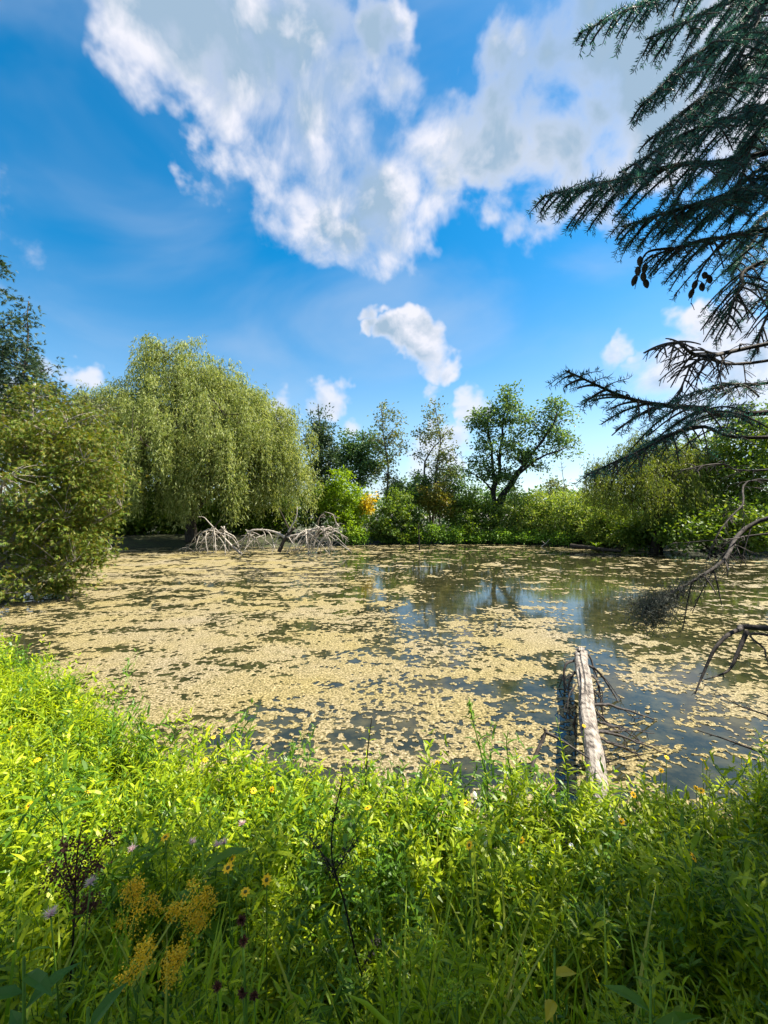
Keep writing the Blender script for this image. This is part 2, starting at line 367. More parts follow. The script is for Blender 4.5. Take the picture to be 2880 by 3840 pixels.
def axis_samples(lo, hi, step, far):
    c = np.arange(lo, hi + 1e-6, step); g = [hi]; h = [lo]; s = step
    while g[-1] < far: s = min(s * 1.13, 60); g.append(g[-1] + s)
    s = step
    while h[-1] > -far: s = min(s * 1.13, 60); h.append(h[-1] - s)
    return np.array(h[1:][::-1] + list(c) + g[1:])
gx = axis_samples(-9, 6, .2, 900); gy = axis_samples(-3, 9, .2, 900)
GX, GY = np.meshgrid(gx, gy)
GZ = ground_z(GX, GY)
gb = Buf(); nx, ny = len(gx), len(gy)
idx = np.arange(nx * ny).reshape(ny, nx)
gb.add(np.stack([GX.ravel(), GY.ravel(), GZ], -1), np.stack([idx[:-1, :-1], idx[:-1, 1:], idx[1:, 1:], idx[1:, :-1]], -1).reshape(-1, 4))
def ground_material():
    m, nt, N, L, out = new_mat('meadow_soil')
    tc = N.new('ShaderNodeTexCoord'); n = N.new('ShaderNodeTexNoise'); n.inputs['Scale'].default_value = 3; n.inputs['Detail'].default_value = 9; n.inputs['Roughness'].default_value = .7
    L.new(tc.outputs['Object'], n.inputs['Vector'])
    r = N.new('ShaderNodeValToRGB'); cs = [(.3, (.018, .013, .007)), (.5, (.030, .034, .010)), (.68, (.05, .075, .014))]
    r.color_ramp.elements.new(.5)
    for e, (p_, c) in zip(r.color_ramp.elements, cs): e.position = p_; e.color = (*c, 1)
    L.new(n.outputs['Fac'], r.inputs[0])
    p = N.new('ShaderNodeBsdfPrincipled'); p.inputs['Roughness'].default_value = .95; L.new(r.outputs[0], p.inputs['Base Color'])
    b = N.new('ShaderNodeBump'); b.inputs['Distance'].default_value = .05; L.new(n.outputs['Fac'], b.inputs['Height']); L.new(b.outputs[0], p.inputs['Normal'])
    L.new(p.outputs[0], out.inputs[0]); return m
tag(gb.build('ground', ground_material(), smooth=True), 'dark soil and grass ground sloping down around the pond', 'ground', kind='structure')

def water_material():
    m, nt, N, L, out = new_mat('pond_water')
    tc = N.new('ShaderNodeTexCoord'); n = N.new('ShaderNodeTexNoise'); n.inputs['Scale'].default_value = 5; n.inputs['Detail'].default_value = 3
    L.new(tc.outputs['Object'], n.inputs['Vector'])
    b = N.new('ShaderNodeBump'); b.inputs['Strength'].default_value = .12; b.inputs['Distance'].default_value = .006; L.new(n.outputs['Fac'], b.inputs['Height'])
    p = N.new('ShaderNodeBsdfPrincipled'); n2 = N.new('ShaderNodeTexNoise'); n2.inputs['Scale'].default_value = 2.6; n2.inputs['Detail'].default_value = 9; n2.inputs['Roughness'].default_value = .72; L.new(tc.outputs['Object'], n2.inputs['Vector'])
    r = N.new('ShaderNodeValToRGB'); r.color_ramp.elements[0].position = .44; r.color_ramp.elements[1].position = .62; r.color_ramp.elements[0].color = (.014, .016, .008, 1); r.color_ramp.elements[1].color = (.045, .042, .018, 1)
    L.new(n2.outputs['Fac'], r.inputs[0]); L.new(r.outputs[0], p.inputs['Base Color'])                       # algae hanging just under the surface
    p.inputs['Roughness'].default_value = .06; p.inputs['IOR'].default_value = 1.33; p.inputs['Specular IOR Level'].default_value = .6
    L.new(b.outputs[0], p.inputs['Normal']); L.new(p.outputs[0], out.inputs[0]); return m
wb = Buf(); ws = Buf()
wx, wy = np.meshgrid(np.linspace(-34, 36, 30), np.linspace(1.6, 46, 24)); ii = np.arange(wx.size).reshape(wx.shape)
wb.add(np.stack([wx.ravel(), wy.ravel(), np.zeros(wx.size)], -1), np.stack([ii[:-1, :-1], ii[:-1, 1:], ii[1:, 1:], ii[1:, :-1]], -1).reshape(-1, 4))
tag(wb.build('pond_water', water_material()), 'dark still pond water between the floating algae', 'water', kind='structure')

# ------------------------------------------------------------------ floating algae (geometry: a mat with real holes)
def on_water(px, py): Y = EYE * F / (py - HY); return ((px - CX) / F * Y, Y)
def algae_cover(x, y):
    """share of the water hidden by algae"""
    py = HY + EYE * F / y; px = CX + x / y * F
    c = np.full(x.shape, .43)
    c = np.where(py < 2200, .38, c)
    dense = [(400, 2480, 900, 260, .17), (1000, 2450, 700, 330, .15), (1300, 2650, 600, 240, .10), (600, 2300, 600, 160, .03), (900, 2110, 500, 45, .26),
             (2250, 2420, 150, 60, .14), (2700, 2640, 350, 90, .34), (2050, 2440, 250, 90, .28), (2100, 2620, 220, 120, .22), (1900, 2330, 300, 60, .04), (250, 2120, 300, 60, .18)]
    for (a, b, ra, rb, w) in dense: c += w * np.exp(-(((px - a) / ra) ** 2 + ((py - b) / rb) ** 2))
    thin = [(1700, 2240, 150, 110, .26), (1900, 2240, 150, 80, .25), (2200, 2290, 120, 150, .34), (2260, 2480, 110, 130, .36), (1750, 2450, 260, 90, .10), (1550, 2560, 200, 60, .10), (2420, 2620, 170, 70, .45), (2650, 2740, 220, 60, .5),
            (2060, 2560, 70, 60, .25), (1500, 2300, 160, 60, .16), (60, 2450, 120, 45, .5), (1600, 2100, 500, 40, .10), (2500, 2250, 350, 110, .12),
            (1000, 2640, 90, 24, .3), (900, 2830, 160, 30, .35), (1180, 2460, 60, 20, .2)]
    for (a, b, ra, rb, w) in thin: c -= w * np.exp(-(((px - a) / ra) ** 2 + ((py - b) / rb) ** 2))
    return np.clip(c, .06, .95)
def algae_noise(x, y):
    wxx = x + .5 * (fbm(x * .9, y * .9, 3, 41) - .5); wyy = y + .5 * (fbm(x * .9 + 9, y * .9, 3, 43) - .5)
    return .34 * fbm(wxx * 1.0, wyy * 2.2, 4, 11) + .24 * fbm(x * 6, y * 9, 3, 23, .8) + .42 * fbm(x * 16, y * 19, 2, 29, .9)
rs = np.random.default_rng(3)
q0 = np.sort(algae_noise(rs.uniform(-15, 15, 60000), rs.uniform(3, 35, 60000)))
ab = Buf()
for (x0, x1, y0, y1, sx, sy) in ((-8.2, 6.0, 2.5, 6.6, .019, .022), (-13, 10.5, 6.6, 11.5, .032, .040), (-20, 20, 11.5, 20, .055, .075), (-34, 34, 20, 43, .11, .16)):
    xs = np.arange(x0, x1 + sx * .5, sx); ys = np.arange(y0, y1 + 1e-6, sy); ys[-1] = y1 if abs(ys[-1] - y1) < sy else ys[-1]
    X, Y = np.meshgrid(xs, ys)
    X = X + sx * .3 * rs.uniform(-1, 1, X.shape); Yj = Y + sy * .3 * rs.uniform(-1, 1, Y.shape); Yj[0] = Y[0]; Yj[-1] = Y[-1]; Y = Yj
    rank = np.searchsorted(q0, algae_noise(X, Y)) / len(q0)
    val = algae_cover(X, Y) - rank
    fr = np.abs(X) < Y * .98 + 1.2
    cs_x = np.linspace(x0, x1, 90); cs_y = np.linspace(y0, y1, 60); CXX, CYY = np.meshgrid(cs_x, cs_y)
    sg = signed(CXX, CYY).reshape(CXX.shape)
    fx = (X - x0) / (x1 - x0) * 89; fy = (Y - y0) / (y1 - y0) * 59
    ix = np.clip(fx.astype(int), 0, 88); iy = np.clip(fy.astype(int), 0, 58); tx = np.clip(fx - ix, 0, 1); ty = np.clip(fy - iy, 0, 1)
    sd = (sg[iy, ix] * (1 - tx) + sg[iy, ix + 1] * tx) * (1 - ty) + (sg[iy + 1, ix] * (1 - tx) + sg[iy + 1, ix + 1] * tx) * ty
    val = np.where((sd < .12) & fr, val, -1)
    mean = (val[:-1, :-1] + val[1:, :-1] + val[:-1, 1:] + val[1:, 1:]) / 4
    keep = mean > 0
    gyv, gxv = np.gradient(val, sy, sx)
    g2 = gxv ** 2 + gyv ** 2 + 1e-6
    neg = (val < 0) & (val > -.5)
    X = np.where(neg, X + np.clip(-val * gxv / g2, -.6 * sx, .6 * sx), X); Y2 = np.where(neg, Y + np.clip(-val * gyv / g2, -.6 * sy, .6 * sy), Y)
    Y2[0] = Y[0]; Y2[-1] = Y[-1]
    Z = .003 + np.clip(val * .03, 0, .004) * (.3 + 1.4 * rs.random(val.shape)) * min(1, .04 / sx)
    id_ = np.arange(X.size).reshape(X.shape)
    q = np.stack([id_[:-1, :-1], id_[:-1, 1:], id_[1:, 1:], id_[1:, :-1]], -1)[keep]
    used = np.unique(q); remap = np.zeros(X.size, np.int64); remap[used] = np.arange(len(used))
    ab.add(np.stack([X.ravel(), Y2.ravel(), Z.ravel()], -1)[used], remap[q])
def algae_material():
    m, nt, N, L, out = new_mat('algae_mat')
    tc = N.new('ShaderNodeTexCoord')
    def nz(s, d, r=.6):
        n = N.new('ShaderNodeTexNoise'); n.inputs['Scale'].default_value = s; n.inputs['Detail'].default_value = d; n.inputs['Roughness'].default_value = r
        L.new(tc.outputs['Object'], n.inputs['Vector']); return n.outputs['Fac']
    r = N.new('ShaderNodeValToRGB'); cs = [(.40, (.03, .03, .011)), (.47, (.13, .115, .05)), (.54, (.275, .235, .14)), (.64, (.43, .385, .285))]
    for _ in range(2): r.color_ramp.elements.new(.5)
    for e, (p_, c) in zip(r.color_ramp.elements, cs): e.position = p_; e.color = (*c, 1)
    f1 = nz(34, 8, .75); L.new(f1, r.inputs[0])
    r2 = N.new('ShaderNodeValToRGB'); r2.color_ramp.elements[0].position = .35; r2.color_ramp.elements[1].position = .7
    r2.color_ramp.elements[0].color = (1.0, .92, .60, 1); r2.color_ramp.elements[1].color = (1.0, .95, 1.0, 1)
    L.new(nz(.35, 4), r2.inputs[0])
    mx = N.new('ShaderNodeMix'); mx.data_type = 'RGBA'; mx.blend_type = 'MULTIPLY'; mx.inputs['Factor'].default_value = 1
    L.new(r.outputs[0], mx.inputs['A']); L.new(r2.outputs[0], mx.inputs['B'])
    p = N.new('ShaderNodeBsdfPrincipled'); p.inputs['Roughness'].default_value = .7; p.inputs['Specular IOR Level'].default_value = .25
    L.new(mx.outputs['Result'], p.inputs['Base Color'])
    b = N.new('ShaderNodeBump'); b.inputs['Strength'].default_value = .9; b.inputs['Distance'].default_value = .025; L.new(f1, b.inputs['Height']); L.new(b.outputs[0], p.inputs['Normal'])
    L.new(p.outputs[0], out.inputs[0]); return m
tag(ab.build('floating_algae', algae_material(), smooth=True), 'tan and yellow mats of algae floating on the pond', 'algae', kind='stuff')

# ------------------------------------------------------------------ trees
def lobe_arrays(lobes, Y):
    """lobes: (px, py, rx, ry[, depth shift, depth radius]) in photo pixels at distance Y -> metres"""
    c, r = [], []
    for l in lobes:
        dy = l[4] if len(l) > 4 else 0.0; yy = Y + dy
        rx, rz = l[2] / F * yy, l[3] / F * yy; ry = l[5] if len(l) > 5 else min(rx, rz * 1.2) if rx < rz else rx * .8
        c.append(P(l[0], l[1], yy)); r.append((rx, ry, rz))
    return np.array(c), np.array(r)
def sample_lobes(r_, c, r, n, inner=.35):
    w = np.prod(r, axis=1) ** .75; k = r_.choice(len(c), n, p=w / w.sum())
    return c[k] + rnd_unit(n, r_) * r[k] * (r_.uniform(inner ** 2, 1, n) ** .5)[:, None]

def grow(r_, tw, trunks, clumps, nlimb, r0, limb_sides=5, sag=.18, twig_r=.012):
    """trunks and limbs reaching every clump"""
    sk = []
    for t in trunks:
        pts = spline(t, 12); pts[1:-1] += r_.normal(size=(10, 3)) * r0 * .35
        rad = r0 * np.linspace(1, .22, 12); rad[0] *= 1.35
        tubes(tw, pts, rad, 8, bump=.05); sk.append((pts, rad))
    allp = np.concatenate([p for p, _ in sk]); allr = np.concatenate([q for _, q in sk])
    pick = [int(r_.integers(len(clumps)))]; d = np.linalg.norm(clumps - clumps[pick[0]], axis=1)
    while len(pick) < min(nlimb, len(clumps)):
        i = int(np.argmax(d)); pick.append(i); d = np.minimum(d, np.linalg.norm(clumps - clumps[i], axis=1))
    tips = clumps[pick]; hz = allp[:, 2].max(); h0 = allp[:, 2].min()
    want = np.clip(tips[:, 2] - .75 * np.min(np.hypot(tips[:, None, 0] - allp[None, :, 0], tips[:, None, 1] - allp[None, :, 1]), axis=1), h0 + .12 * (hz - h0), hz)
    cost = np.abs(allp[None, :, 2] - want[:, None]) + .8 * np.hypot(tips[:, None, 0] - allp[None, :, 0], tips[:, None, 1] - allp[None, :, 1])
    k = np.argmin(cost, axis=1); s = allp[k]
    ln = np.linalg.norm(tips - s, axis=1)
    ctl = s + (tips - s) * .5 + r_.normal(size=tips.shape) * .10 * ln[:, None]; ctl[:, 2] += sag * ln
    lp = bez(s, ctl, tips, 8); lr = (np.minimum(allr[k] * .6, r0 * .5))[:, None] * np.linspace(1, .25, 8)[None]
    tubes(tw, lp, lr, limb_sides)
    lpf = lp[:, 2:].reshape(-1, 3); lrf = lr[:, 2:].reshape(-1)
    rest = np.array([i for i in range(len(clumps)) if i not in set(pick)], int)
    if len(rest):
        cl = clumps[rest]
        D = np.linalg.norm(cl[:, None] - lpf[None], axis=2) + .9 * np.maximum(0, lpf[None, :, 2] - cl[:, None, 2])
        k = np.argmin(D, axis=1); s = lpf[k]; ln = np.linalg.norm(cl - s, axis=1)
        ctl = s + (cl - s) * .5; ctl += r_.normal(size=ctl.shape) * .12 * ln[:, None]; ctl[:, 2] += .1 * ln
        tubes(tw, bez(s, ctl, cl, 5), np.maximum(lrf[k] * .55, twig_r)[:, None] * np.linspace(1, .4, 5)[None], 4)

def foliage(r_, buf, clumps, nleaf, spread, leaf, width, tpl=DIAMOND, up=.6, flat=.7, out_from=None, droop=0.0):
    n = len(clumps); k = np.repeat(np.arange(n), np.maximum(1, r_.poisson(nleaf, n))); m = len(k)
    cs = spread * r_.uniform(.6, 1.35, n)
    off = r_.normal(size=(m, 3)) * cs[k][:, None] * .6; off[:, 2] *= flat
    pos = clumps[k] + off
    nrm = unit(r_.normal(size=(m, 3)) + np.array([0, 0, up * 2]))
    al = unit(off + r_.normal(size=(m, 3)) * cs[k][:, None] * .6 + np.array([0, 0, -droop]) * cs[k][:, None])
    leaves(buf, tpl, pos, al, nrm, leaf * r_.uniform(.7, 1.3, m), width * r_.uniform(.7, 1.3, m))

def tree(name, label, cat, base, Y, lobes, mat, nclump, nleaf, spread, leaf, width, r0=.12, trunks=None, nlimb=14, seed=0, group=None, bark='bark', tpl=DIAMOND,
         up=.6, flat=.7, inner=.35, extra=None, droop=0.0, crown='crown', floor=None):
    r_ = np.random.default_rng(1000 + seed)
    bx = (base - CX) / F * Y; by = Y; bz = gz(bx, by)
    c, r = lobe_arrays(lobes, Y)
    cl = sample_lobes(r_, c, r, nclump, inner)
    cl[:, 2] = np.maximum(cl[:, 2], (bz if floor is None else floor) + .15 + r_.uniform(0, .3, nclump))
    o = thing(name, label, cat, (bx, by, bz), group)
    if trunks is None:
        top = c[np.argmax(c[:, 2] + r[:, 2])].copy(); top[2] += r[np.argmax(c[:, 2] + r[:, 2]), 2] * .7
        trunks = [[(bx, by, bz - .15), (bx + .3 * (top[0] - bx), by + .3 * (top[1] - by), bz + .45 * (top[2] - bz)), tuple(top)]]
    else:
        trunks = [[(bx, by, bz - .15)] + [tuple(P(*q)) for q in t] for t in trunks]
    tw = Buf(); grow(r_, tw, trunks, cl, nlimb, r0); tw.build('trunk' if r0 > .06 else 'stem', MAT[bark], o, True)
    lb = Buf(); foliage(r_, lb, cl, nleaf, spread, leaf, width, tpl, up, flat, droop=droop); lb.build(crown, MAT[mat], o)
    if extra:
        for (lobes2, mat2, nc2, nm) in extra:
            c2, r2 = lobe_arrays(lobes2, Y); cl2 = sample_lobes(r_, c2, r2, nc2, .3)
            l2 = Buf(); foliage(r_, l2, cl2, nleaf, spread, leaf, width, tpl, up, flat); l2.build(nm, MAT[mat2], o)['kind'] = 'stuff'
    return o

def willow(name, label, base, Y, lobes, trunks, ntress, nstrand, lmax, mat, seed, bottom, leaf=.32, width=.060, per_m=5.2, r0=.42, nlimb=26, back=.35):
    r_ = np.random.default_rng(2000 + seed)
    bx = (base - CX) / F * Y; bz = gz(bx, Y)
    o = thing(name, label, 'tree', (bx, Y, bz))
    c, r = lobe_arrays(lobes, Y)
    w = (r[:, 0] * r[:, 2]); k = r_.choice(len(c), ntress, p=w / w.sum())
    d = rnd_unit(ntress, r_); d[:, 2] = np.abs(d[:, 2]) * 1.1 - .15
    flip = (d[:, 1] > 0) & (r_.random(ntress) > back); d[flip, 1] *= -1                     # more tresses on the pond side
    d = unit(d); anc = c[k] + d * r[k] * r_.uniform(.5, 1.13, ntress)[:, None]
    anc[:, 2] = np.maximum(anc[:, 2], 2.5)
    tw = Buf(); grow(r_, tw, [[(bx, Y, bz - .2)] + [tuple(P(*q)) for q in t] for t in trunks], anc, nlimb, r0, 6)
    # hanging strands
    S = ntress * nstrand; a = np.repeat(np.arange(ntress), nstrand)
    st = anc[a] + r_.normal(size=(S, 3)) * np.array([.31, .31, .2])
    outw = unit(np.stack([d[a, 0], d[a, 1], np.zeros(S)], -1) + r_.normal(size=(S, 3)) * .35); outw[:, 2] = 0
    tl = r_.uniform(.35, 1.0, ntress) * lmax                                                   # one length for a tress
    Ls = tl[a] * r_.uniform(.55, 1.1, S); zb = bottom + r_.uniform(0, 1.0, S) + (3.2 * np.maximum(0, r_.random(ntress) - .35))[a]
    Ls = np.minimum(Ls, np.maximum(st[:, 2] - zb, .4)); ow = r_.uniform(.2, .9, S); lift = r_.uniform(0, .8, S)
    K = 6; t = np.linspace(0, 1, K)[None, :, None]
    def at(tt, i): return st[i] + outw[i] * (ow[i] * (1 - np.exp(-3.5 * tt)))[:, None] + np.stack([np.zeros_like(tt), np.zeros_like(tt), lift[i] * np.sin(np.minimum(tt * 6, math.pi)) - Ls[i] * tt ** 1.25], -1)
    sel = r_.choice(S, min(S, 800), replace=False)
    sp = np.stack([at(np.full(len(sel), u), sel) for u in np.linspace(0, 1, K)], 1)
    tubes(tw, sp, np.full((len(sel), K), .012) * np.linspace(1, .4, K), 3, cap=False)
    tw.build('trunk', MAT['bark'], o, True)
    n = np.maximum(3, (Ls * per_m).astype(int)); i = np.repeat(np.arange(S), n); tt = r_.random(len(i)); m = len(i)
    pos = at(tt, i) + r_.normal(size=(m, 3)) * .05
    al = unit(r_.normal(size=(m, 3)) * .55 + outw[i] * .35 + np.array([0, 0, -1.0])); nm = unit(r_.normal(size=(m, 3)) + outw[i] * .8 + np.array([0, 0, .4]))
    lb = Buf(); leaves(lb, DIAMOND, pos, al, nm, leaf * r_.uniform(.6, 1.3, m), width * r_.uniform(.7, 1.4, m)); lb.build('crown', MAT[mat], o)
    return o

willow('weeping_willow', 'huge pale green weeping willow with a domed crown overhanging dark water', 720, 37.5,
       [(680, 1450, 190, 165), (430, 1570, 130, 100), (800, 1500, 150, 130), (930, 1570, 130, 120), (850, 1700, 220, 160, -1.5), (500, 1600, 200, 150), (860, 1560, 170, 170), (1000, 1680, 160, 140), (700, 1680, 330, 240, -1), (1060, 1790, 100, 130, -1.5), (430, 1720, 130, 120, -1), (610, 1830, 120, 110, -3.5), (800, 1800, 120, 110, -4)],
       [[(705, 1850, 37.5), (690, 1600, 37.5), (680, 1330, 37.5)], [(740, 1860, 37.5), (900, 1700, 37), (990, 1600, 37)], [(690, 1880, 37.5), (540, 1700, 37), (470, 1560, 37)]],
       640, 24, 4.6, 'willow', 1, 1.0)
willow('weeping_willow', 'smaller yellow green willow over the dark shaded bank, crooked dark trunk showing', 2445, 31,
       [(2420, 1730, 120, 95), (2300, 1790, 90, 90), (2520, 1760, 120, 100), (2400, 1830, 160, 90, -1), (2620, 1770, 130, 100), (2260, 1850, 60, 60, -1), (2500, 1880, 150, 70, -1)],
       [[(2465, 1890, 30), (2425, 1820, 29.6), (2480, 1740, 30), (2520, 1690, 31)], [(2470, 1900, 31), (2400, 1780, 31), (2350, 1740, 31)]],
       210, 16, 2.8, 'willow_b', 2, 1.0, .24, .05, 8, .26, 16)

# left bank: the cedar overhanging the water, and the tall thin one behind it
tree('cedar_tree', 'broad bushy olive cedar with brown tipped sprays leaning over the water', 'tree', 60, 13.2,
     [(80, 1850, 330, 260), (200, 1700, 230, 170), (330, 1760, 130, 170), (60, 2030, 300, 150), (230, 2000, 200, 130), (90, 2150, 180, 90, -.6), (20, 1620, 180, 120), (320, 1900, 140, 130), (250, 1570, 110, 90, .8), (420, 1640, 60, 45), (450, 1830, 50, 40), (400, 2040, 60, 50), (310, 2130, 70, 60), (380, 1540, 55, 45), (200, 2220, 90, 40), (130, 1480, 80, 60)],
     'cedar', 680, 36, .31, .14, .12, .16, nlimb=46, seed=11, bark='deadwood', tpl=SPRAY, up=.5, droop=.5, inner=.45, floor=.05)
tree('cedar_tree', 'tall thin cedar with sparse dark upswept tips rising above the olive cedar', 'tree', 70, 16.5,
     [(104, 1130, 25, 40), (95, 1200, 50, 80), (75, 1330, 85, 90), (60, 1480, 130, 110), (50, 1600, 160, 110), (100, 1400, 100, 130)], 'cedar_dark', 130, 22, .24, .17, .16, .08, nlimb=40, seed=12,
     bark='bark_grey', tpl=SPRAY, trunks=[[(55, 1650, 16.5), (95, 1350, 16.5), (108, 1130, 16.5)]], inner=.3)
tree('cedar_tree', 'dark dense cedar spire standing beside the tall thin cedar', 'tree', -70, 17.5,
     [(-10, 1040, 40, 90), (-20, 1180, 70, 130), (-40, 1380, 100, 160), (-50, 1600, 130, 200)], 'cedar_dark', 150, 30, .28, .18, .17, .16, nlimb=30, seed=13,
     bark='bark_grey', tpl=SPRAY, trunks=[[(-60, 1500, 17.5), (-8, 960, 17.5)]], inner=.3)
tree('cedar_tree', 'pale grey green cedar with bare twigs between the thin cedar and the big willow', 'tree', 260, 19,
     [(230, 1540, 110, 80), (330, 1580, 110, 90), (260, 1640, 150, 110), (180, 1480, 70, 60)], 'pale_cedar', 130, 26, .4, .19, .18, .14, nlimb=30, seed=14, bark='bark_grey', tpl=SPRAY, inner=.4)

# far bank, from the big willow towards the small one
tree('conifer_tree', 'dark narrow conifer spire rising beside the big weeping willow', 'tree', 1200, 43,
     [(1195, 1550, 30, 40), (1198, 1610, 50, 60), (1200, 1690, 60, 80), (1205, 1790, 75, 100), (1215, 1880, 80, 90)], 'cedar_dark', 190, 44, .55, .30, .16, .2, nlimb=30, seed=21, up=.2,
     trunks=[[(1200, 1700, 43), (1193, 1515, 43)]])
tree('broadleaf_tree', 'rounded cool green tree just behind the yellow green shrub', 'tree', 1330, 46,
     [(1300, 1680, 60, 60), (1370, 1650, 60, 50), (1330, 1750, 90, 80), (1400, 1720, 60, 60)], 'teal', 130, 50, .62, .30, .20, .16, nlimb=20, seed=22, inner=.3)
tree('poplar_tree', 'thin sparse poplar with sky showing through its small leaves', 'tree', 1448, 44,
     [(1430, 1560, 50, 50), (1480, 1590, 45, 60), (1440, 1650, 60, 60), (1450, 1740, 65, 70), (1500, 1660, 40, 50), (1450, 1810, 60, 60)], 'poplar', 90, 24, .50, .25, .16, .13, nlimb=34, seed=23,
     trunks=[[(1452, 1760, 44), (1440, 1640, 44), (1430, 1515, 44)]], bark='bark_grey', inner=.25)
tree('poplar_tree', 'slender poplar with a slanting bare limb crossing its crown', 'tree', 1620, 44,
     [(1630, 1550, 50, 40), (1620, 1610, 60, 60), (1660, 1680, 55, 70), (1600, 1680, 45, 60), (1660, 1760, 60, 60), (1570, 1700, 30, 30), (1690, 1750, 35, 50)], 'poplar', 100, 26, .52, .26, .16, .13, nlimb=30, seed=24,
     trunks=[[(1635, 1780, 44), (1650, 1650, 44), (1630, 1520, 44)], [(1590, 1770, 44), (1620, 1690, 43.6), (1690, 1610, 43.4)]], bark='bark_grey', inner=.25)
tree('broadleaf_tree', 'large open dark green tree forking into several long slanting stems', 'tree', 1860, 43,
     [(1900, 1520, 75, 55), (1830, 1570, 70, 70), (1960, 1580, 70, 70), (2080, 1560, 70, 50), (2060, 1640, 90, 60), (1850, 1680, 80, 80), (1950, 1680, 90, 70), (2120, 1670, 65, 45), (1800, 1760, 60, 60), (1880, 1790, 80, 50),
      (2000, 1730, 80, 40), (1910, 1470, 40, 25), (2080, 1515, 40, 25), (1790, 1590, 40, 30)], 'ash', 235, 44, .62, .29, .18, .26, nlimb=36, seed=25,
     trunks=[[(1852, 1860, 43), (1870, 1750, 43), (1880, 1620, 43), (1905, 1480, 43)], [(1870, 1870, 43), (1950, 1760, 42.6), (2040, 1650, 42.3), (2090, 1540, 42)], [(1850, 1850, 43), (1845, 1700, 43), (1830, 1560, 43)],
             [(1890, 1860, 43), (1990, 1740, 42), (2120, 1680, 42)]], bark='bark_dark', inner=.2)
tree('broadleaf_tree', 'low grey green sapling behind the forked tree and the willow scrub', 'tree', 2090, 47,
     [(2080, 1830, 50, 40), (2060, 1870, 60, 40), (2120, 1860, 40, 40)], 'poplar', 50, 30, .5, .26, .16, .08, nlimb=12, seed=26, bark='bark_grey')
tree('broadleaf_tree', 'small bluish tree in the gap between both poplars, low behind shrubs', 'tree', 1540, 48,
     [(1540, 1830, 60, 50), (1590, 1850, 50, 40), (1490, 1850, 40, 40)], 'teal', 60, 40, .6, .28, .18, .1, nlimb=12, seed=27)
tree('broadleaf_tree', 'cool green tree filling the space under the slanting poplar limb', 'tree', 1700, 47,
     [(1690, 1790, 60, 50), (1740, 1850, 60, 60), (1660, 1840, 50, 50)], 'teal', 80, 40, .6, .28, .18, .1, nlimb=14, seed=28)
BG = 'shrubs along the far bank'
tree('shrub', 'bright yellow green shrub with a yellow side spray by the fallen branches', 'shrub', 1290, 39.6,
     [(1290, 1810, 70, 50), (1270, 1890, 90, 80), (1330, 1900, 60, 70), (1290, 1980, 90, 60, -.6), (1230, 1850, 50, 50)], 'yellowgreen', 170, 46, .4, .25, .15, .07, nlimb=16, seed=31, group=BG,
     extra=[([(1385, 1870, 24, 28, -.8, .5), (1375, 1900, 22, 20, -.8, .5)], 'yellow', 13, 'spray')])
tree('shrub', 'dark green rounded shrub next to the yellow green one', 'shrub', 1480, 40.6,
     [(1480, 1900, 85, 65), (1440, 1960, 90, 80), (1530, 1960, 80, 80), (1490, 2000, 100, 50)], 'bush', 190, 46, .38, .24, .15, .07, nlimb=16, seed=32, group=BG)
tree('shrub', 'shrub with orange brown turning leaves between two green shrubs', 'shrub', 1650, 41.5,
     [(1640, 1860, 70, 50), (1670, 1900, 60, 60), (1610, 1890, 40, 40)], 'orange', 90, 42, .38, .24, .15, .07, nlimb=14, seed=33, group=BG)
tree('shrub', 'very dark leafy mound tucked behind the orange brown shrub', 'shrub', 1570, 43.5,
     [(1575, 1810, 55, 40), (1560, 1860, 70, 50), (1500, 1850, 60, 50)], 'ash', 100, 46, .38, .25, .16, .07, nlimb=14, seed=34, group=BG)
tree('shrub', 'mid green shrub at the foot of the forked tree', 'shrub', 1770, 41.8,
     [(1770, 1890, 70, 50), (1740, 1940, 90, 60), (1820, 1930, 70, 60), (1770, 1990, 100, 50)], 'bush', 180, 44, .38, .24, .15, .07, nlimb=16, seed=35, group=BG)
for i, (x, y, rx, ry, lb_) in enumerate([(1930, 1900, 90, 60, 'pale topped willow scrub right beside the stems of the forked tree'), (2060, 1890, 100, 70, 'tallest pale topped willow scrub along the far bank'),
                                         (2190, 1900, 90, 65, 'pale topped willow scrub above the mossy shore log'), (2290, 1930, 80, 60, 'pale topped willow scrub touching the small willow')]):
    Ys = [42, 40.8, 38.2, 35.5][i]
    tree('willow_shrub', lb_, 'shrub', x, Ys, [(x, y, rx, ry), (x - 40, y + 60, rx, ry), (x + 40, y + 60, rx, ry), (x, y + 100, rx * 1.1, ry * .9)], 'bushlight', 230, 44, .38, .26, .10, .07, nlimb=16, seed=40 + i, group=BG)
WP = ['low leafy plant at the foot of the dark rounded shrub', 'tallest low leafy plant on the waterline below the orange brown shrub', 'widest low leafy plant below the mid green shrub', 'low leafy plant between the mid green shrub and the willow scrub',
      'low leafy plant below the yellow green shrub near the fallen treetop', 'low leafy plant on the waterline under the tallest willow scrub', 'low leafy plant below the stems of the forked tree', 'low leafy plant at the waterline beside the half sunken log']
for i, (x, y, rx, ry, Y) in enumerate([(1550, 2010, 40, 26, 40.2), (1620, 2000, 50, 34, 40.2), (1700, 2005, 55, 30, 40.4), (1790, 2015, 45, 22, 40.6), (1330, 2015, 60, 26, 38.8), (2000, 2015, 70, 24, 39.6), (1880, 2012, 60, 24, 40.4), (2120, 2015, 60, 26, 37.8)]):
    tree('waterside_plant', WP[i], 'plant', x, Y, [(x, y, rx, ry)], 'shore', 60, 26, .34, .22, .11, .04, nlimb=8, seed=60 + i, group='low plants along the far waterline', crown='foliage')
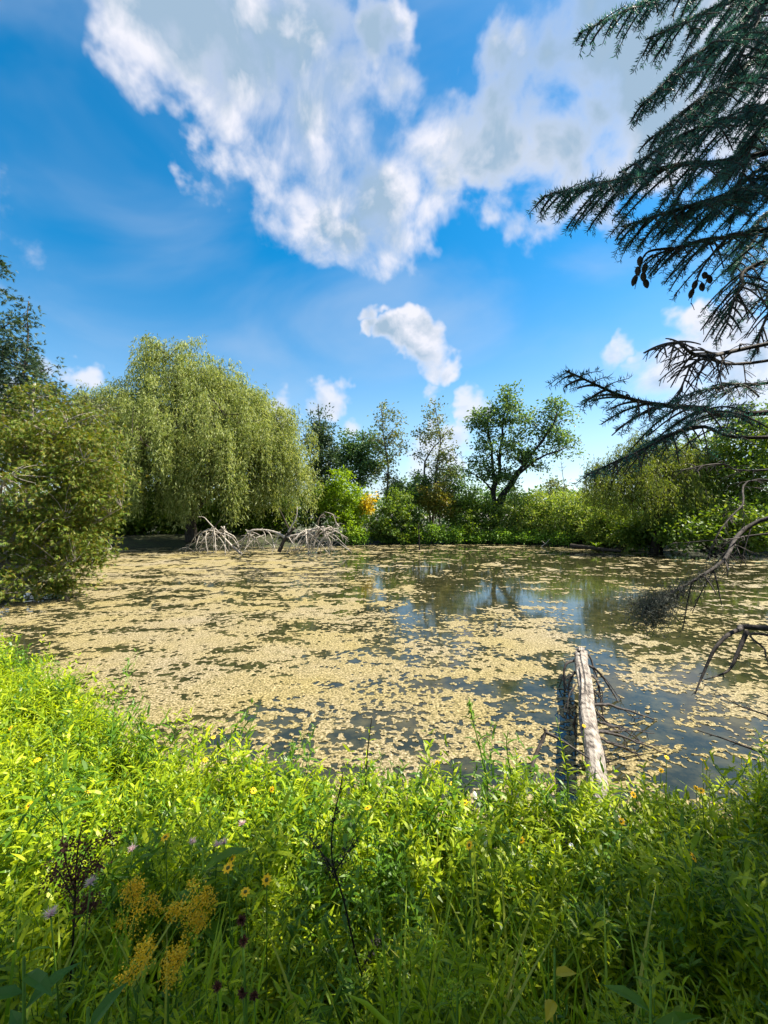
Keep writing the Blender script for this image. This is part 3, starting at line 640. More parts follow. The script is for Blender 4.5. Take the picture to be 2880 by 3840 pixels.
# the dark mass behind and beside the small willow, and under the big one
for i, (x, Y, lob, mt, lb_) in enumerate([
    (2600, 36, [(2600, 1720, 130, 110), (2560, 1850, 160, 130), (2650, 1900, 130, 120)], 'ash', 'dark spreading tree behind the small yellow green willow'),
    (2780, 30, [(2780, 1640, 150, 120), (2760, 1790, 170, 130), (2800, 1930, 150, 100)], 'bush', 'dark tree at the right bank behind the hanging dead branches'),
    (2720, 27.5, [(2720, 1960, 140, 80), (2600, 1990, 130, 60), (2820, 1990, 120, 70)], 'bush', 'dark low thicket on the shaded bank beneath the small willow'),
    (2480, 31.5, [(2480, 1980, 120, 60), (2400, 1995, 90, 45)], 'bush', 'dark shrub around the crooked trunk of the small willow'),
    (2980, 30, [(2980, 1620, 180, 150), (2950, 1850, 180, 200)], 'ash', 'big dark tree beyond the spruce on the right bank')]):
    tree('shade_tree', lb_, 'tree', x, Y, lob, mt, 190, 44, .55, .26, .16, .16, nlimb=20, seed=80 + i, bark='bark_dark')
for i, (x, Y, lb_) in enumerate([(480, 42, 'dark thicket behind the left skirt of the big willow'), (720, 43, 'dark thicket behind the trunk of the big willow'), (980, 43, 'dark thicket behind the right skirt of the big willow'), (330, 40, 'dark thicket between the big willow and the pale cedar')]):
    tree('thicket', lb_, 'shrub', x, Y, [(x, 1760, 130, 110), (x, 1880, 170, 100), (x - 60, 1960, 150, 70), (x + 60, 1960, 150, 70)], 'bush', 260, 50, .65, .34, .2, .1, nlimb=18, seed=90 + i)

# bare snags on the skyline
def snag(name, label, cat, trunk, Y, seed, r0=.06, n=10, mat='bark_grey'):
    r_ = np.random.default_rng(300 + seed); bx = (trunk[0][0] - CX) / F * Y; bz = gz(bx, Y)
    o = thing(name, label, cat, (bx, Y, bz)); pts = spline([(bx, Y, bz - .1)] + [tuple(P(a, b, Y)) for a, b in trunk], 12)
    b = Buf(); tubes(b, pts, r0 * np.linspace(1, .2, 12), 6); b.build('trunk', MAT[mat], o, True)
    for k in range(n):
        j = int(r_.integers(4, 11)); s = pts[j]; L = r_.uniform(.5, 1.5) * (1.2 - j / 12); d = unit(np.array([r_.choice([-1, 1]) * r_.uniform(.4, 1), r_.normal() * .3, r_.uniform(.3, 1)]))
        bb = Buf(); tubes(bb, bez(s, s + d * L * .5 + r_.normal(size=3) * .1, s + d * L, 6), r0 * .35 * np.linspace(1, .3, 6), 4); bb.build('branch', MAT[mat], o, True)
    return o
snag('dead_snag', 'thin bare dead stem poking up behind the tallest willow scrub', 'snag', [(2125, 1880), (2110, 1780), (2105, 1730)], 45, 1)
snag('dead_snag', 'short bare snag cluster left of the small willow crown', 'snag', [(2205, 1900), (2195, 1800), (2190, 1790)], 42, 2, .08, 12)
snag('dead_snag', 'bare slender snag close against the small willow crown', 'snag', [(2240, 1880), (2235, 1800), (2228, 1775)], 41, 3, .06, 10)
snag('dead_snag', 'bare whip like stem between the slanting poplar and the forked tree', 'snag', [(1745, 1830), (1735, 1740), (1730, 1700)], 46, 4, .05, 8)

# ------------------------------------------------------------------ dead wood in and over the water
def crop3(cx, cy): return cx * .868, 950 + cy * .868
def polyY(pts, Y): return np.array([P(*crop3(a, b), Y + (c[0] if c else 0)) for (a, b, *c) in pts])
def fallen():
    Y = 29.5; r_ = np.random.default_rng(77)
    bx, _, _ = P(1080, 2060, Y)
    o = thing('fallen_tree', 'bleached fallen treetop with drooping bare branches lying in the far water', 'dead tree', (bx, Y, -.05))
    def limb(pts, r, k=14, nm='branch', mat='deadwood'):
        b = Buf(); p = spline(polyY(pts, Y), k); tubes(b, p, r * np.linspace(1, .45, k), 6, bump=.08); b.build(nm, MAT[mat], o, True); return p
    limb([(1205, 1290), (1225, 1245), (1245, 1215), (1275, 1185)], .15, nm='trunk', mat='bark'); limb([(1245, 1205), (1258, 1180), (1280, 1140), (1284, 1095)], .07)
    limb([(1235, 1230), (1190, 1205), (1130, 1195), (1080, 1200), (1050, 1235), (1005, 1260)], .10)
    limb([(1045, 1300), (1000, 1262), (960, 1220), (925, 1185)], .10)
    limb([(1240, 1225), (1290, 1215), (1345, 1195), (1400, 1180)], .10)
    limb([(925, 1187), (940, 1165), (957, 1150)], .05, 6, mat='bark')
    limb([(925, 1187), (900, 1160), (880, 1140), (855, 1138)], .045)
    limb([(1250, 1195), (1225, 1140), (1205, 1100)], .05, mat='bark')
    fans = [((925, 1188), [(800, 1295), (830, 1310), (855, 1325), (880, 1315), (905, 1322), (925, 1305), (945, 1330), (965, 1300), (990, 1310), (1010, 1290), (1040, 1300), (870, 1280), (840, 1260)], 20),
            ((1085, 1200), [(1030, 1290), (1060, 1310), (1075, 1290), (1095, 1305), (1115, 1290), (1140, 1300), (1165, 1290)], 8), ((1150, 1197), [(1150, 1290), (1185, 1285), (1200, 1310)], 3),
            ((1385, 1185), [(1280, 1310), (1300, 1290), (1325, 1320), (1345, 1290), (1360, 1325), (1380, 1300), (1400, 1325), (1420, 1290), (1440, 1310), (1440, 1250), (1310, 1260), (1370, 1335), (1480, 1290), (1500, 1310)], 22),
            ((1330, 1200), [(1270, 1290), (1285, 1320), (1300, 1330), (1320, 1300), (1350, 1310)], 8), ((1410, 1180), [(1460, 1200), (1480, 1250), (1520, 1260), (1430, 1130), (1390, 1140)], 6)]
    for (s, ends, n) in fans:
        for k in range(n):
            e = ends[k % len(ends)]; e = (e[0] + r_.normal() * 26, e[1] - abs(r_.normal()) * 16, r_.normal() * .9)
            s2 = (s[0] + r_.normal() * 34, s[1] + r_.normal() * 9 + 4, r_.normal() * .5)
            mid = ((s2[0] * .45 + e[0] * .55 + r_.normal() * 9), min(s2[1], e[1]) + abs(e[1] - s2[1]) * .3 + r_.normal() * 10, (s2[2] + e[2]) / 2)
            p = limb([s2, mid, e], r_.uniform(.025, .05), 9)
            for q in range(4):
                j = int(r_.integers(3, 8)); d = unit(np.array([r_.normal(), r_.normal() * .6, -.7 + r_.normal() * .4])); b = Buf()
                L = r_.uniform(.25, .7); tubes(b, bez(p[j], p[j] + d * L * .5 + np.array([0, 0, .1]), p[j] + d * L, 5), .016 * np.linspace(1, .5, 5), 4); b.build('twig', MAT['deadwood'], o, True)
fallen()

def stick(name, label, cat, pts, rad, mat, taper=.3, k=14, twigs=(), sides=7, smooth=True, seed=0, group=None):
    """pts: (px, py, distance); a dead stick with its own side twigs"""
    p = spline([tuple(P(*q)) for q in pts], k); i0 = int(np.argmin(p[:, 2]))
    o = thing(name, label, cat, p[i0], group)
    b = Buf(); tubes(b, p, rad * np.linspace(1, taper, k), sides, bump=.07); b.build('stem', MAT[mat], o, smooth)
    for tpts, tr in twigs:
        t = spline([tuple(P(*q)) for q in tpts], 8); b = Buf(); tubes(b, t, tr * np.linspace(1, .5, 8), 5); b.build('twig', MAT[mat], o, smooth)
    return o
stick('shore_stick', 'upright dark stick standing in the water off the low plants', 'stick', [(1573, 2066, 32.5), (1571, 2010, 32.5), (1569, 1960, 32.5)], .06, 'bark_dark', .5)
stick('floating_log', 'dark half sunken log at the far shore carrying a bright green fern', 'log', [(2140, 2046, 33), (2200, 2052, 32), (2280, 2062, 30.5), (2330, 2066, 30)], .16, 'bark', .6,
      twigs=[([(2255, 2060, 30.5), (2275, 2085, 29.8), (2290, 2092, 29.5)], .03), ([(2300, 2062, 30.3), (2330, 2045, 30.3)], .03)])
stick('floating_log', 'pale twiggy driftwood lying against the dark bank shrubs', 'log', [(2290, 2003, 33), (2340, 1995, 32.6), (2400, 1988, 32.6)], .08, 'deadwood', .4, twigs=[([(2340, 1995, 32.6), (2370, 2005, 32.4)], .03)])
stick('drift_twig', 'small forked twig sticking out of the water before the willow scrub', 'twig', [(2030, 2050, 36.6), (2050, 2035, 36.6), (2060, 2022, 36.6)], .04, 'deadwood', .4, twigs=[([(2045, 2040, 36.6), (2030, 2028, 36.6)], .02)])
# the fern tuft on the log
fo = thing('fern_tuft', 'bright yellow green fern tuft sprouting from the floating log', 'fern', P(2238, 2056, 31.2))
for k in range(12):
    a = rng.uniform(0, 2 * math.pi); s = P(2238, 2054, 31.2); d = np.array([math.cos(a) * .7, math.sin(a) * .7, 1.0]); b = Buf(); L = rng.uniform(.4, .75)
    leaves(b, LANCE, s[None], unit(d)[None], np.array([[-d[0], -d[1], .8]]), np.array([L]), np.array([.14])); b.build('frond', MAT['yellowgreen'], fo)

# the broken log reaching out from the near bank
def crop6(cx, cy): return 1900 + cx * .5907, 2200 + cy * .5907
LOGZ = .34
def logdepth(py): return (EYE - LOGZ) * F / (py - HY)
def near_log():
    r_ = np.random.default_rng(55)
    p0 = P(*crop6(475, 418), logdepth(2447)); o = thing('broken_log', 'bleached broken tree trunk jutting from the weeds over the water, bark split', 'log', (.95, 2.75, .3))
    top, bot = np.array([*P(2178, 2450, logdepth(2450))]), np.array([*P(2240, 2985, logdepth(2985))])
    k, sd = 46, 22; t = np.linspace(0, 1, k)
    ax = bot + (top - bot) * t[:, None]; ax[:, 2] += .02 * np.sin(t * 9); ax[:, 0] += .012 * np.sin(t * 13)
    ax = np.vstack([ax[0] + np.array([.02, -1.0, -.12]), ax]); k += 1                    # on into the bank
    T = unit(np.gradient(ax, axis=0)); A, B = frames(T); th = np.linspace(0, 2 * math.pi, sd, endpoint=False)
    rad = (.078 + .015 * np.linspace(0, 1, k))[:, None] * np.ones(sd)
    u, v = np.meshgrid(th, np.linspace(0, 1, k))
    rad = rad * (1 + .16 * (fbm(np.cos(u) * 4 + 3, v * 3 + np.sin(u) * 4, 4, 9) - .5) * 2 - .22 * (fbm(np.cos(u) * 7 + 20, v * 5 + np.sin(u) * 7, 3, 19) > .62))
    ax2 = ax[:, None, :] + T[:, None, :] * (np.where(np.arange(k) >= k - 3, 1, 0)[:, None] * r_.uniform(-.05, .10, sd)[None, :])[..., None]
    V = ax2 + rad[..., None] * (np.cos(th)[None, :, None] * A[:, None, :] + np.sin(th)[None, :, None] * B[:, None, :])
    b = Buf(); id_ = np.arange(k * sd).reshape(k, sd)
    b.add(V.reshape(-1, 3), np.stack([id_[:-1], np.roll(id_, -1, 1)[:-1], np.roll(id_, -1, 1)[1:], id_[1:]], -1).reshape(-1, 4))
    c = ax[-3]; b.add(np.vstack([V[-3] * .98 + c * .02, c[None]]), np.array([[i, (i + 1) % sd, sd] for i in range(sd)]))
    m, nt, N, L, out = new_mat('weathered_log')
    tc = N.new('ShaderNodeTexCoord'); mp = N.new('ShaderNodeMapping'); mp.inputs['Scale'].default_value = (1, .10, 1); L.new(tc.outputs['Object'], mp.inputs[0])
    n = N.new('ShaderNodeTexNoise'); n.inputs['Scale'].default_value = 55; n.inputs['Detail'].default_value = 8; n.inputs['Roughness'].default_value = .7; L.new(mp.outputs[0], n.inputs['Vector'])
    n2 = N.new('ShaderNodeTexNoise'); n2.inputs['Scale'].default_value = 9; n2.inputs['Detail'].default_value = 6; L.new(tc.outputs['Object'], n2.inputs['Vector'])
    r = N.new('ShaderNodeValToRGB'); cs = [(.40, (.016, .012, .010)), (.47, (.13, .105, .085)), (.57, (.28, .245, .205)), (.75, (.40, .365, .32))]
    for _ in range(2): r.color_ramp.elements.new(.5)
    for e, (q, cc) in zip(r.color_ramp.elements, cs): e.position = q; e.color = (*cc, 1)
    ad = N.new('ShaderNodeMath'); ad.operation = 'MULTIPLY_ADD'; ad.inputs[1].default_value = .55; L.new(n2.outputs['Fac'], ad.inputs[0])
    sc2 = N.new('ShaderNodeMath'); sc2.operation = 'MULTIPLY_ADD'; sc2.inputs[1].default_value = .75; sc2.inputs[2].default_value = -.13; L.new(n.outputs['Fac'], sc2.inputs[0]); L.new(sc2.outputs[0], ad.inputs[2])
    L.new(ad.outputs[0], r.inputs[0])
    p = N.new('ShaderNodeBsdfPrincipled'); p.inputs['Roughness'].default_value = .85; L.new(r.outputs[0], p.inputs['Base Color'])
    bp = N.new('ShaderNodeBump'); bp.inputs['Strength'].default_value = .9; bp.inputs['Distance'].default_value = .02; L.new(ad.outputs[0], bp.inputs['Height']); L.new(bp.outputs[0], p.inputs['Normal']); L.new(p.outputs[0], out.inputs[0])
    b.build('trunk', m, o, False)
    # loose slivers at the break
    for q in range(9):
        a = r_.uniform(0, 2 * math.pi); s = ax[-4] + .085 * (math.cos(a) * A[-4] + math.sin(a) * B[-4]); bb = Buf()
        e = s + T[-1] * r_.uniform(.10, .26) + np.array([0, 0, r_.uniform(-.01, .05)]); tubes(bb, np.array([s, (s + e) / 2, e]), np.array([.022, .016, .004]), 4); bb.build('splinter', m, o)
    br = [([(430, 470), (385, 485), (362, 540), (370, 640), (395, 740), (402, 850), (405, 960)], .013), ([(432, 540), (400, 600), (392, 680), (410, 750)], .012), ([(440, 760), (405, 775), (398, 830)], .008),
          ([(445, 820), (428, 850), (435, 950), (440, 1010)], .008), ([(490, 405), (530, 450), (560, 540), (600, 640), (605, 800)], .012), ([(520, 500), (580, 540), (640, 620), (690, 700), (720, 765)], .012),
          ([(525, 560), (570, 590), (590, 680), (615, 800), (625, 900)], .011), ([(540, 750), (640, 750), (740, 775), (850, 810), (950, 850)], .012), ([(560, 790), (640, 860), (720, 940), (770, 1000)], .009),
          ([(565, 850), (650, 880), (760, 920), (870, 1000)], .009), ([(570, 915), (680, 915), (800, 915), (940, 930)], .007), ([(575, 920), (650, 930), (760, 960), (860, 1000), (990, 1050)], .010),
          ([(580, 950), (640, 985), (740, 1020), (860, 1070)], .010), ([(600, 1050), (650, 1130)], .009), ([(510, 975), (560, 1000), (610, 1030)], .010), ([(540, 640), (590, 700), (600, 760), (620, 840)], .008),
          ([(530, 600), (560, 680), (575, 780), (610, 830)], .007), ([(440, 620), (395, 700), (385, 800), (380, 880)], .006)]
    br = [(p_, rd) for p_, rd in br] + [([(a + r_.normal() * 6 + 14 * i * r_.normal() * .5, c_ + r_.normal() * 6 + 9 * i * r_.normal() * .5) for i, (a, c_) in enumerate(p_)], rd * .55) for p_, rd in br]
    for pts, rd in br:
        q = []; n = len(pts); d0 = logdepth(crop6(*pts[0])[1])
        dw = EYE * F / (crop6(*pts[-1])[1] - HY)
        d1 = min(dw, d0 + .35) if dw > d0 - .6 else d0 - .5
        for i, (a, c_) in enumerate(pts): q.append(tuple(P(*crop6(a, c_), d0 + (d1 - d0) * i / (n - 1))))
        pp = spline(q, 16); pp[2:-1] += r_.normal(size=(13, 3)) * .004; bb = Buf(); tubes(bb, pp, rd * 1.55 * np.linspace(1, .4, 16), 6); brn = bb.build('branch', MAT['deadgrey'], o, True)
        for w in range(4):
            j = int(r_.integers(5, 15)); d = unit(r_.normal(size=3) + np.array([0, 0, -.3])); Ln = r_.uniform(.04, .14); bb = Buf()
            tubes(bb, bez(pp[j], pp[j] + d * Ln * .5 + r_.normal(size=3) * .01, pp[j] + d * Ln, 4), .0035 * np.linspace(1, .5, 4), 4); bb.build('twig', MAT['deadgrey'], o, True)
near_log()
stick('dead_branch', 'dark crooked dead branch leaning out of the weeds beside the broken log', 'branch', [(*crop6(150, 1175), 3.6), (*crop6(190, 1055), 3.7), (*crop6(248, 925), 3.8), (*crop6(238, 905), 3.8)], .017, 'deadgrey', .7,
      twigs=[([(*crop6(245, 925), 3.8), (*crop6(330, 965), 3.7), (*crop6(430, 1030), 3.55), (*crop6(520, 1090), 3.4)], .014), ([(*crop6(245, 925), 3.8), (*crop6(210, 965), 3.8)], .008)])

# ------------------------------------------------------------------ the spruce on the right: trunk out of frame, boughs reaching in
TR = np.array([3.3, 1.7]); SR = np.random.default_rng(91)
sp_o = thing('spruce_tree', 'dark blue green spruce with drooping boughs, bare lower branches and hanging cones', 'tree', (TR[0], TR[1], gz(*TR)))
b = Buf(); tz = np.linspace(gz(*TR) - .2, 7.9, 16); tubes(b, np.stack([TR[0] + .03 * np.sin(tz), TR[1] + .03 * np.cos(tz * 1.3), tz], -1), np.linspace(.17, .02, 16), 12, bump=.05)
b.build('trunk', MAT['bark'], sp_o, True)
def trunk_at(z): return np.array([TR[0] + .03 * math.sin(z), TR[1] + .03 * math.cos(z * 1.3), z])
def needles(buf, pts, per_m, ln, wd, r_, lo=0.0):
    """pts (n,k,3) axes -> needles round each axis"""
    if len(pts) == 0: return
    n, k, _ = pts.shape; seg = np.linalg.norm(np.diff(pts, axis=1), axis=2).sum(1)
    cnt = np.maximum(2, (seg * per_m).astype(int)); i = np.repeat(np.arange(n), cnt); u = lo + (1 - lo) * r_.random(len(i)); fu = u * (k - 1) * .999; j = fu.astype(int); f = (fu - j)[:, None]
    p = pts[i, j] * (1 - f) + pts[i, j + 1] * f; T = unit(pts[i, j + 1] - pts[i, j]); A, B = frames(T)
    th = r_.uniform(0, 2 * math.pi, len(i)); R = np.cos(th)[:, None] * A + np.sin(th)[:, None] * B
    d = unit(T * r_.uniform(.35, .8, len(i))[:, None] + R + np.array([0, 0, .12]))
    nm = np.cross(d, T) + r_.normal(size=d.shape) * .3
    leaves(buf, DIAMOND, p, d, nm, ln * r_.uniform(.7, 1.15, len(i)), wd)
LAST = []
def bough(pts, r0, lat, r_, per_m=400, spacing=.058, nd=(.023, .0030), needle=True, bare=0.0, sub=.10, droop=.35, mat='bark', start=.15, name='bough', twig_mat=None):
    p = spline(pts, 26); L = np.linalg.norm(np.diff(p, axis=0), axis=1).sum()
    o = None
    wb_ = Buf(); tubes(wb_, p, r0 * np.linspace(1, .16, 26), 7, bump=.05)
    n = max(4, int(L * (1 - start) / spacing)); t = np.linspace(start, .985, n) + r_.normal(size=n) * .006; t = np.clip(t, start, .99)
    fu = t * 25; j = np.minimum(fu.astype(int), 24); f = (fu - j)[:, None]; s = p[j] * (1 - f) + p[j + 1] * f; T = unit(p[j + 1] - p[j])
    side = unit(np.cross(T, np.array([0, 0, 1.]))) * np.where(np.arange(n) % 2, 1, -1)[:, None]
    rollv = r_.normal(size=n) * .45
    dirv = unit(T * .75 + side * np.cos(rollv)[:, None] * .8 + np.array([0, 0, 1.]) * (np.sin(rollv) * .5 - droop)[:, None])
    ln = lat * np.clip((1 - t) * 1.5 + .16, .16, 1) * (r_.uniform(.55, 1.1, n) if needle else r_.uniform(.12, 1.25, n))
    if not needle: dirv = unit(dirv + r_.normal(size=dirv.shape) * .45)
    ctl = s + dirv * ln[:, None] * .5 + np.array([0, 0, .05]) * ln[:, None]; e = s + dirv * ln[:, None] + np.array([0, 0, -.22 * (1 if droop > 0 else 0)]) * ln[:, None]
    lt = bez(s, ctl, e, 7)
    tubes(wb_, lt, np.minimum(r0 * .35, .0055) * np.ones((n, 1)) * np.linspace(1, .45, 7)[None], 4)
    # third order twigs
    m = np.maximum(1, (ln / .04).astype(int)); i = np.repeat(np.arange(n), m); u = r_.uniform(.12, .95, len(i)); fu = u * 5.999; jj = fu.astype(int); f = (fu - jj)[:, None]
    s3 = lt[i, jj] * (1 - f) + lt[i, jj + 1] * f; T3 = unit(lt[i, jj + 1] - lt[i, jj]); sd3 = unit(np.cross(T3, T[i]) * .5 + np.cross(T3, np.array([0, 0, 1.]))) * r_.choice([-1, 1], len(i))[:, None]
    d3 = unit(T3 * .8 + sd3 * .75 + r_.normal(size=T3.shape) * .15 - np.array([0, 0, droop * .5])); l3 = sub * r_.uniform(.5, 1.25, len(i)) * (1.1 - u * .7)
    t3 = bez(s3, s3 + d3 * l3[:, None] * .5, s3 + d3 * l3[:, None] + np.array([0, 0, -.012]), 4)
    tubes(wb_, t3, np.full((len(i), 4), .0022) * np.linspace(1, .6, 4), 3)
    o = wb_.build(name, MAT[mat], sp_o, True)
    if needle:
        nb = Buf(); keep = r_.random(n) > bare; k3 = r_.random(len(i)) > bare
        needles(nb, lt[keep], per_m, *nd, r_, .08); needles(nb, t3[k3], per_m, *nd, r_)
        needles(nb, p[None, 14:], per_m, *nd, r_)
        no = nb.build('needles', MAT['spruce'], o); no.location = (0, 0, 0); no['kind'] = 'stuff'
        LAST[:] = [o, no]
    return p
def hero(z, pix, **kw):
    pts = [tuple(trunk_at(z))] + [tuple(P(*q)) for q in pix]
    return bough(pts, kw.pop('r0', .016), kw.pop('lat', .31), SR, **kw)
hero(5.6, [(2950, -220, 2.2), (2560, -60, 1.75), (2170, 125, 1.5)], lat=.26, start=.4)
hero(5.4, [(3000, -100, 2.3), (2700, 20, 1.9), (2420, 150, 1.65)], start=.35)
hero(5.1, [(2960, 90, 2.1), (2650, 180, 1.8), (2400, 400, 1.6)], start=.3)
hero(4.9, [(2960, 250, 2.2), (2680, 340, 1.85), (2440, 520, 1.6)], start=.3)
hero(4.7, [(2920, 400, 2.0), (2620, 480, 1.75), (2320, 650, 1.55)], start=.3)
hero(4.5, [(2920, 560, 2.0), (2540, 620, 1.7), (2260, 690, 1.52), (2040, 735, 1.42)], lat=.30, start=.35)
hero(4.3, [(2920, 700, 2.0), (2600, 770, 1.75), (2330, 850, 1.6)], start=.3)
hero(4.1, [(2920, 850, 2.0), (2640, 900, 1.85), (2440, 960, 1.75)], start=.3, bare=.45)
hero(4.0, [(2930, 960, 2.1), (2780, 1080, 2.0), (2720, 1230, 1.95)], start=.35, bare=.6)
hero(5.3, [(2960, 120, 2.6), (2790, 260, 2.4), (2600, 420, 2.25)], start=.3)
hero(4.8, [(2970, 420, 2.6), (2800, 560, 2.4), (2620, 720, 2.25)], start=.3)
hero(4.4, [(2960, 760, 2.6), (2830, 900, 2.5), (2760, 1010, 2.4)], start=.3)
hero(4.3, [(2960, 600, 2.1), (2800, 700, 1.95), (2480, 800, 1.75)], start=.3, lat=.38)
hero(5.6, [(2960, -80, 2.4), (2840, 90, 2.2), (2740, 300, 2.1)], start=.3, lat=.40)
hero(5.8, [(2990, -180, 2.6), (2830, 20, 2.4), (2640, 220, 2.2)], start=.3)
hero(5.0, [(3000, 300, 2.3), (2850, 480, 2.1), (2770, 700, 2.0)], start=.3)
hero(4.2, [(3000, 1010, 2.4), (2880, 1180, 2.3), (2830, 1330, 2.3)], start=.3, lat=.25, bare=.6)
# the living branch level with the skyline
hero(3.15, [(2900, 1545, 2.1), (2620, 1530, 1.75), (2380, 1500, 1.6), (2120, 1390, 1.45)], lat=.27, start=.30, bare=.25, droop=.15, r0=.018)
hero(2.95, [(2900, 1640, 2.2), (2620, 1600, 1.85), (2400, 1690, 1.7), (2200, 1780, 1.6)], lat=.20, start=.4, bare=.5, droop=.2, r0=.012)
hero(3.3, [(2920, 1430, 2.2), (2760, 1440, 2.0), (2600, 1470, 1.9)], lat=.22, start=.4, bare=.4, droop=.1, r0=.012)
# dead branches
def dead(z, pix, r0, lat, spacing=.09, droop=.5, sub=.08, start=.3, from_trunk=True):
    pts = ([tuple(trunk_at(z))] if from_trunk else []) + [tuple(P(*q)) for q in pix]
    return bough(pts, r0, lat, SR, needle=False, spacing=spacing, droop=droop, sub=sub, mat='deadgrey', start=start, name='dead_branch')
dead(3.55, [(2900, 1285, 2.1), (2640, 1335, 1.85), (2540, 1285, 1.8), (2450, 1310, 1.75)], .014, .22, .05, .75)
dead(3.45, [(2900, 1350, 2.2), (2640, 1345, 1.85), (2570, 1420, 1.8), (2540, 1520, 1.8)], .010, .16, .06, .3)
dead(2.9, [(2900, 1760, 2.6), (2700, 1740, 2.3), (2520, 1770, 2.2)], .009, .16, .09, .3)
lich = dead(2.75, [(2910, 1935, 2.75), (2700, 2115, 2.5), (2490, 2240, 2.4), (2415, 2285, 2.35)], .018, .26, .06, .25, .10)
dead(2.6, [(2900, 2000, 2.8), (2750, 2020, 2.6), (2520, 2038, 2.4)], .008, .10, .16, .2)
dead(1.9, [(2900, 2358, 2.7), (2770, 2362, 2.6), (2690, 2420, 2.5), (2640, 2520, 2.45), (2606, 2602, 2.4)], .021, .05, .3, .2, .02)
dead(1.8, [(2800, 2368, 2.62), (2765, 2450, 2.55), (2730, 2515, 2.5), (2642, 2550, 2.45)], .015, .04, .3, .2, .02, from_trunk=False)
dead(1.6, [(2900, 2385, 2.7), (2870, 2440, 2.65), (2885, 2500, 2.6)], .012, .05, .3, .2, .02)
dead(1.1, [(2900, 2690, 2.9), (2770, 2645, 2.8), (2640, 2565, 2.7)], .008, .05, .2, .2, .03)
dead(.95, [(2900, 2835, 3.0), (2730, 2775, 2.95), (2612, 2738, 2.9)], .014, .05, .3, .2, .02)
dead(2.3, [(2900, 1800, 2.9), (2780, 1900, 2.8), (2700, 1990, 2.7), (2650, 2100, 2.65)], .009, .16, .07, .4)
# grey lichen on the dead branch that dips to the water
lb = Buf(); nL = 5200; u = .45 + .55 * SR.beta(2.2, 1.0, nL); fu = u * 24.99; j = fu.astype(int); pp = lich[j] + SR.normal(size=(nL, 3)) * np.array([.05, .05, .045]) * (.25 + u[:, None] ** 3)
pp[:, 2] -= SR.random(nL) * .07 * u ** 3
leaves(lb, DIAMOND, pp, unit(SR.normal(size=(nL, 3)) + np.array([0, 0, -.8])), SR.normal(size=(nL, 3)), SR.uniform(.012, .035, nL), .004)
lo_ = lb.build('lichen', MAT['lichen'], sp_o); lo_['kind'] = 'stuff'
# hanging cones
cone_m = None
def cone_mesh():
    b = Buf(); k, s = 12, 10; t = np.linspace(0, 1, k); r = .012 * np.sin(np.clip(t, .02, .985) * math.pi) ** .6; V = []
    for i in range(k):
        for j in range(s): a = 2 * math.pi * (j + .5 * (i % 2)) / s; rr = r[i] * (1 + (.22 if (j + i) % 2 else -.1)); V.append((rr * math.cos(a), rr * math.sin(a), -.052 * t[i]))
    id_ = np.arange(k * s).reshape(k, s); b.add(np.array(V), np.stack([id_[:-1], np.roll(id_, -1, 1)[:-1], np.roll(id_, -1, 1)[1:], id_[1:]], -1).reshape(-1, 4))
    return b.mesh('cone', MAT['bark'])
cm = cone_mesh()
for (cx_, cy_, Y) in [(2390, 1000, 1.74), (2410, 1020, 1.74), (2420, 985, 1.76), (2385, 1030, 1.73), (2415, 1045, 1.75), (2400, 960, 1.74), (2610, 1050, 1.85), (2630, 1060, 1.85), (2600, 1080, 1.84), (2655, 1030, 1.86), (2640, 1020, 1.87)]:
    c = link('cone', cm, sp_o); c.location = tuple(P(cx_, cy_, Y) - np.array(sp_o.location)); c.rotation_euler = (SR.normal() * .25, SR.normal() * .25, SR.uniform(0, 6)); c.scale = (.8,) * 3
dead(4.05, [(2520, 930, 1.78), (2430, 945, 1.75), (2400, 1000, 1.74), (2390, 1050, 1.73)], .006, .05, .05, .6, .03, from_trunk=False)
dead(4.05, [(2720, 900, 1.9), (2650, 980, 1.87), (2610, 1060, 1.85), (2590, 1140, 1.84)], .006, .05, .05, .6, .03, from_trunk=False)
# boughs out of the picture share a few meshes
def proto_boughs(nv):
    global sp_o
    keep, sp_o, out = sp_o, None, []
    for _ in range(nv):
        dz = SR.normal() * .08
        bough([(0, 0, 0), (1, SR.normal() * .06, -.02 + dz), (2, SR.normal() * .08, -.44 + dz)], .019, .58, SR, per_m=140, spacing=.105, nd=(.05, .012), sub=.16, start=.12)
        out.append((LAST[0].data, LAST[1].data))
        for o_ in (LAST[1], LAST[0]): bpy.data.objects.remove(o_)
    sp_o = keep; return out
PROTO = proto_boughs(6)
def place_bough(s, az, R):
    bm, nm = PROTO[int(SR.integers(len(PROTO)))]
    o = bpy.data.objects.new('bough', bm); col.objects.link(o); o.parent = sp_o; o.location = tuple(s - np.array(sp_o.location)); o.rotation_euler = (SR.normal() * .12, SR.normal() * .06, az); o.scale = (R / 2, R / 2 * SR.uniform(.85, 1.1), R / 2)
    c = bpy.data.objects.new('needles', nm); col.objects.link(c); c.parent = o; c['kind'] = 'stuff'
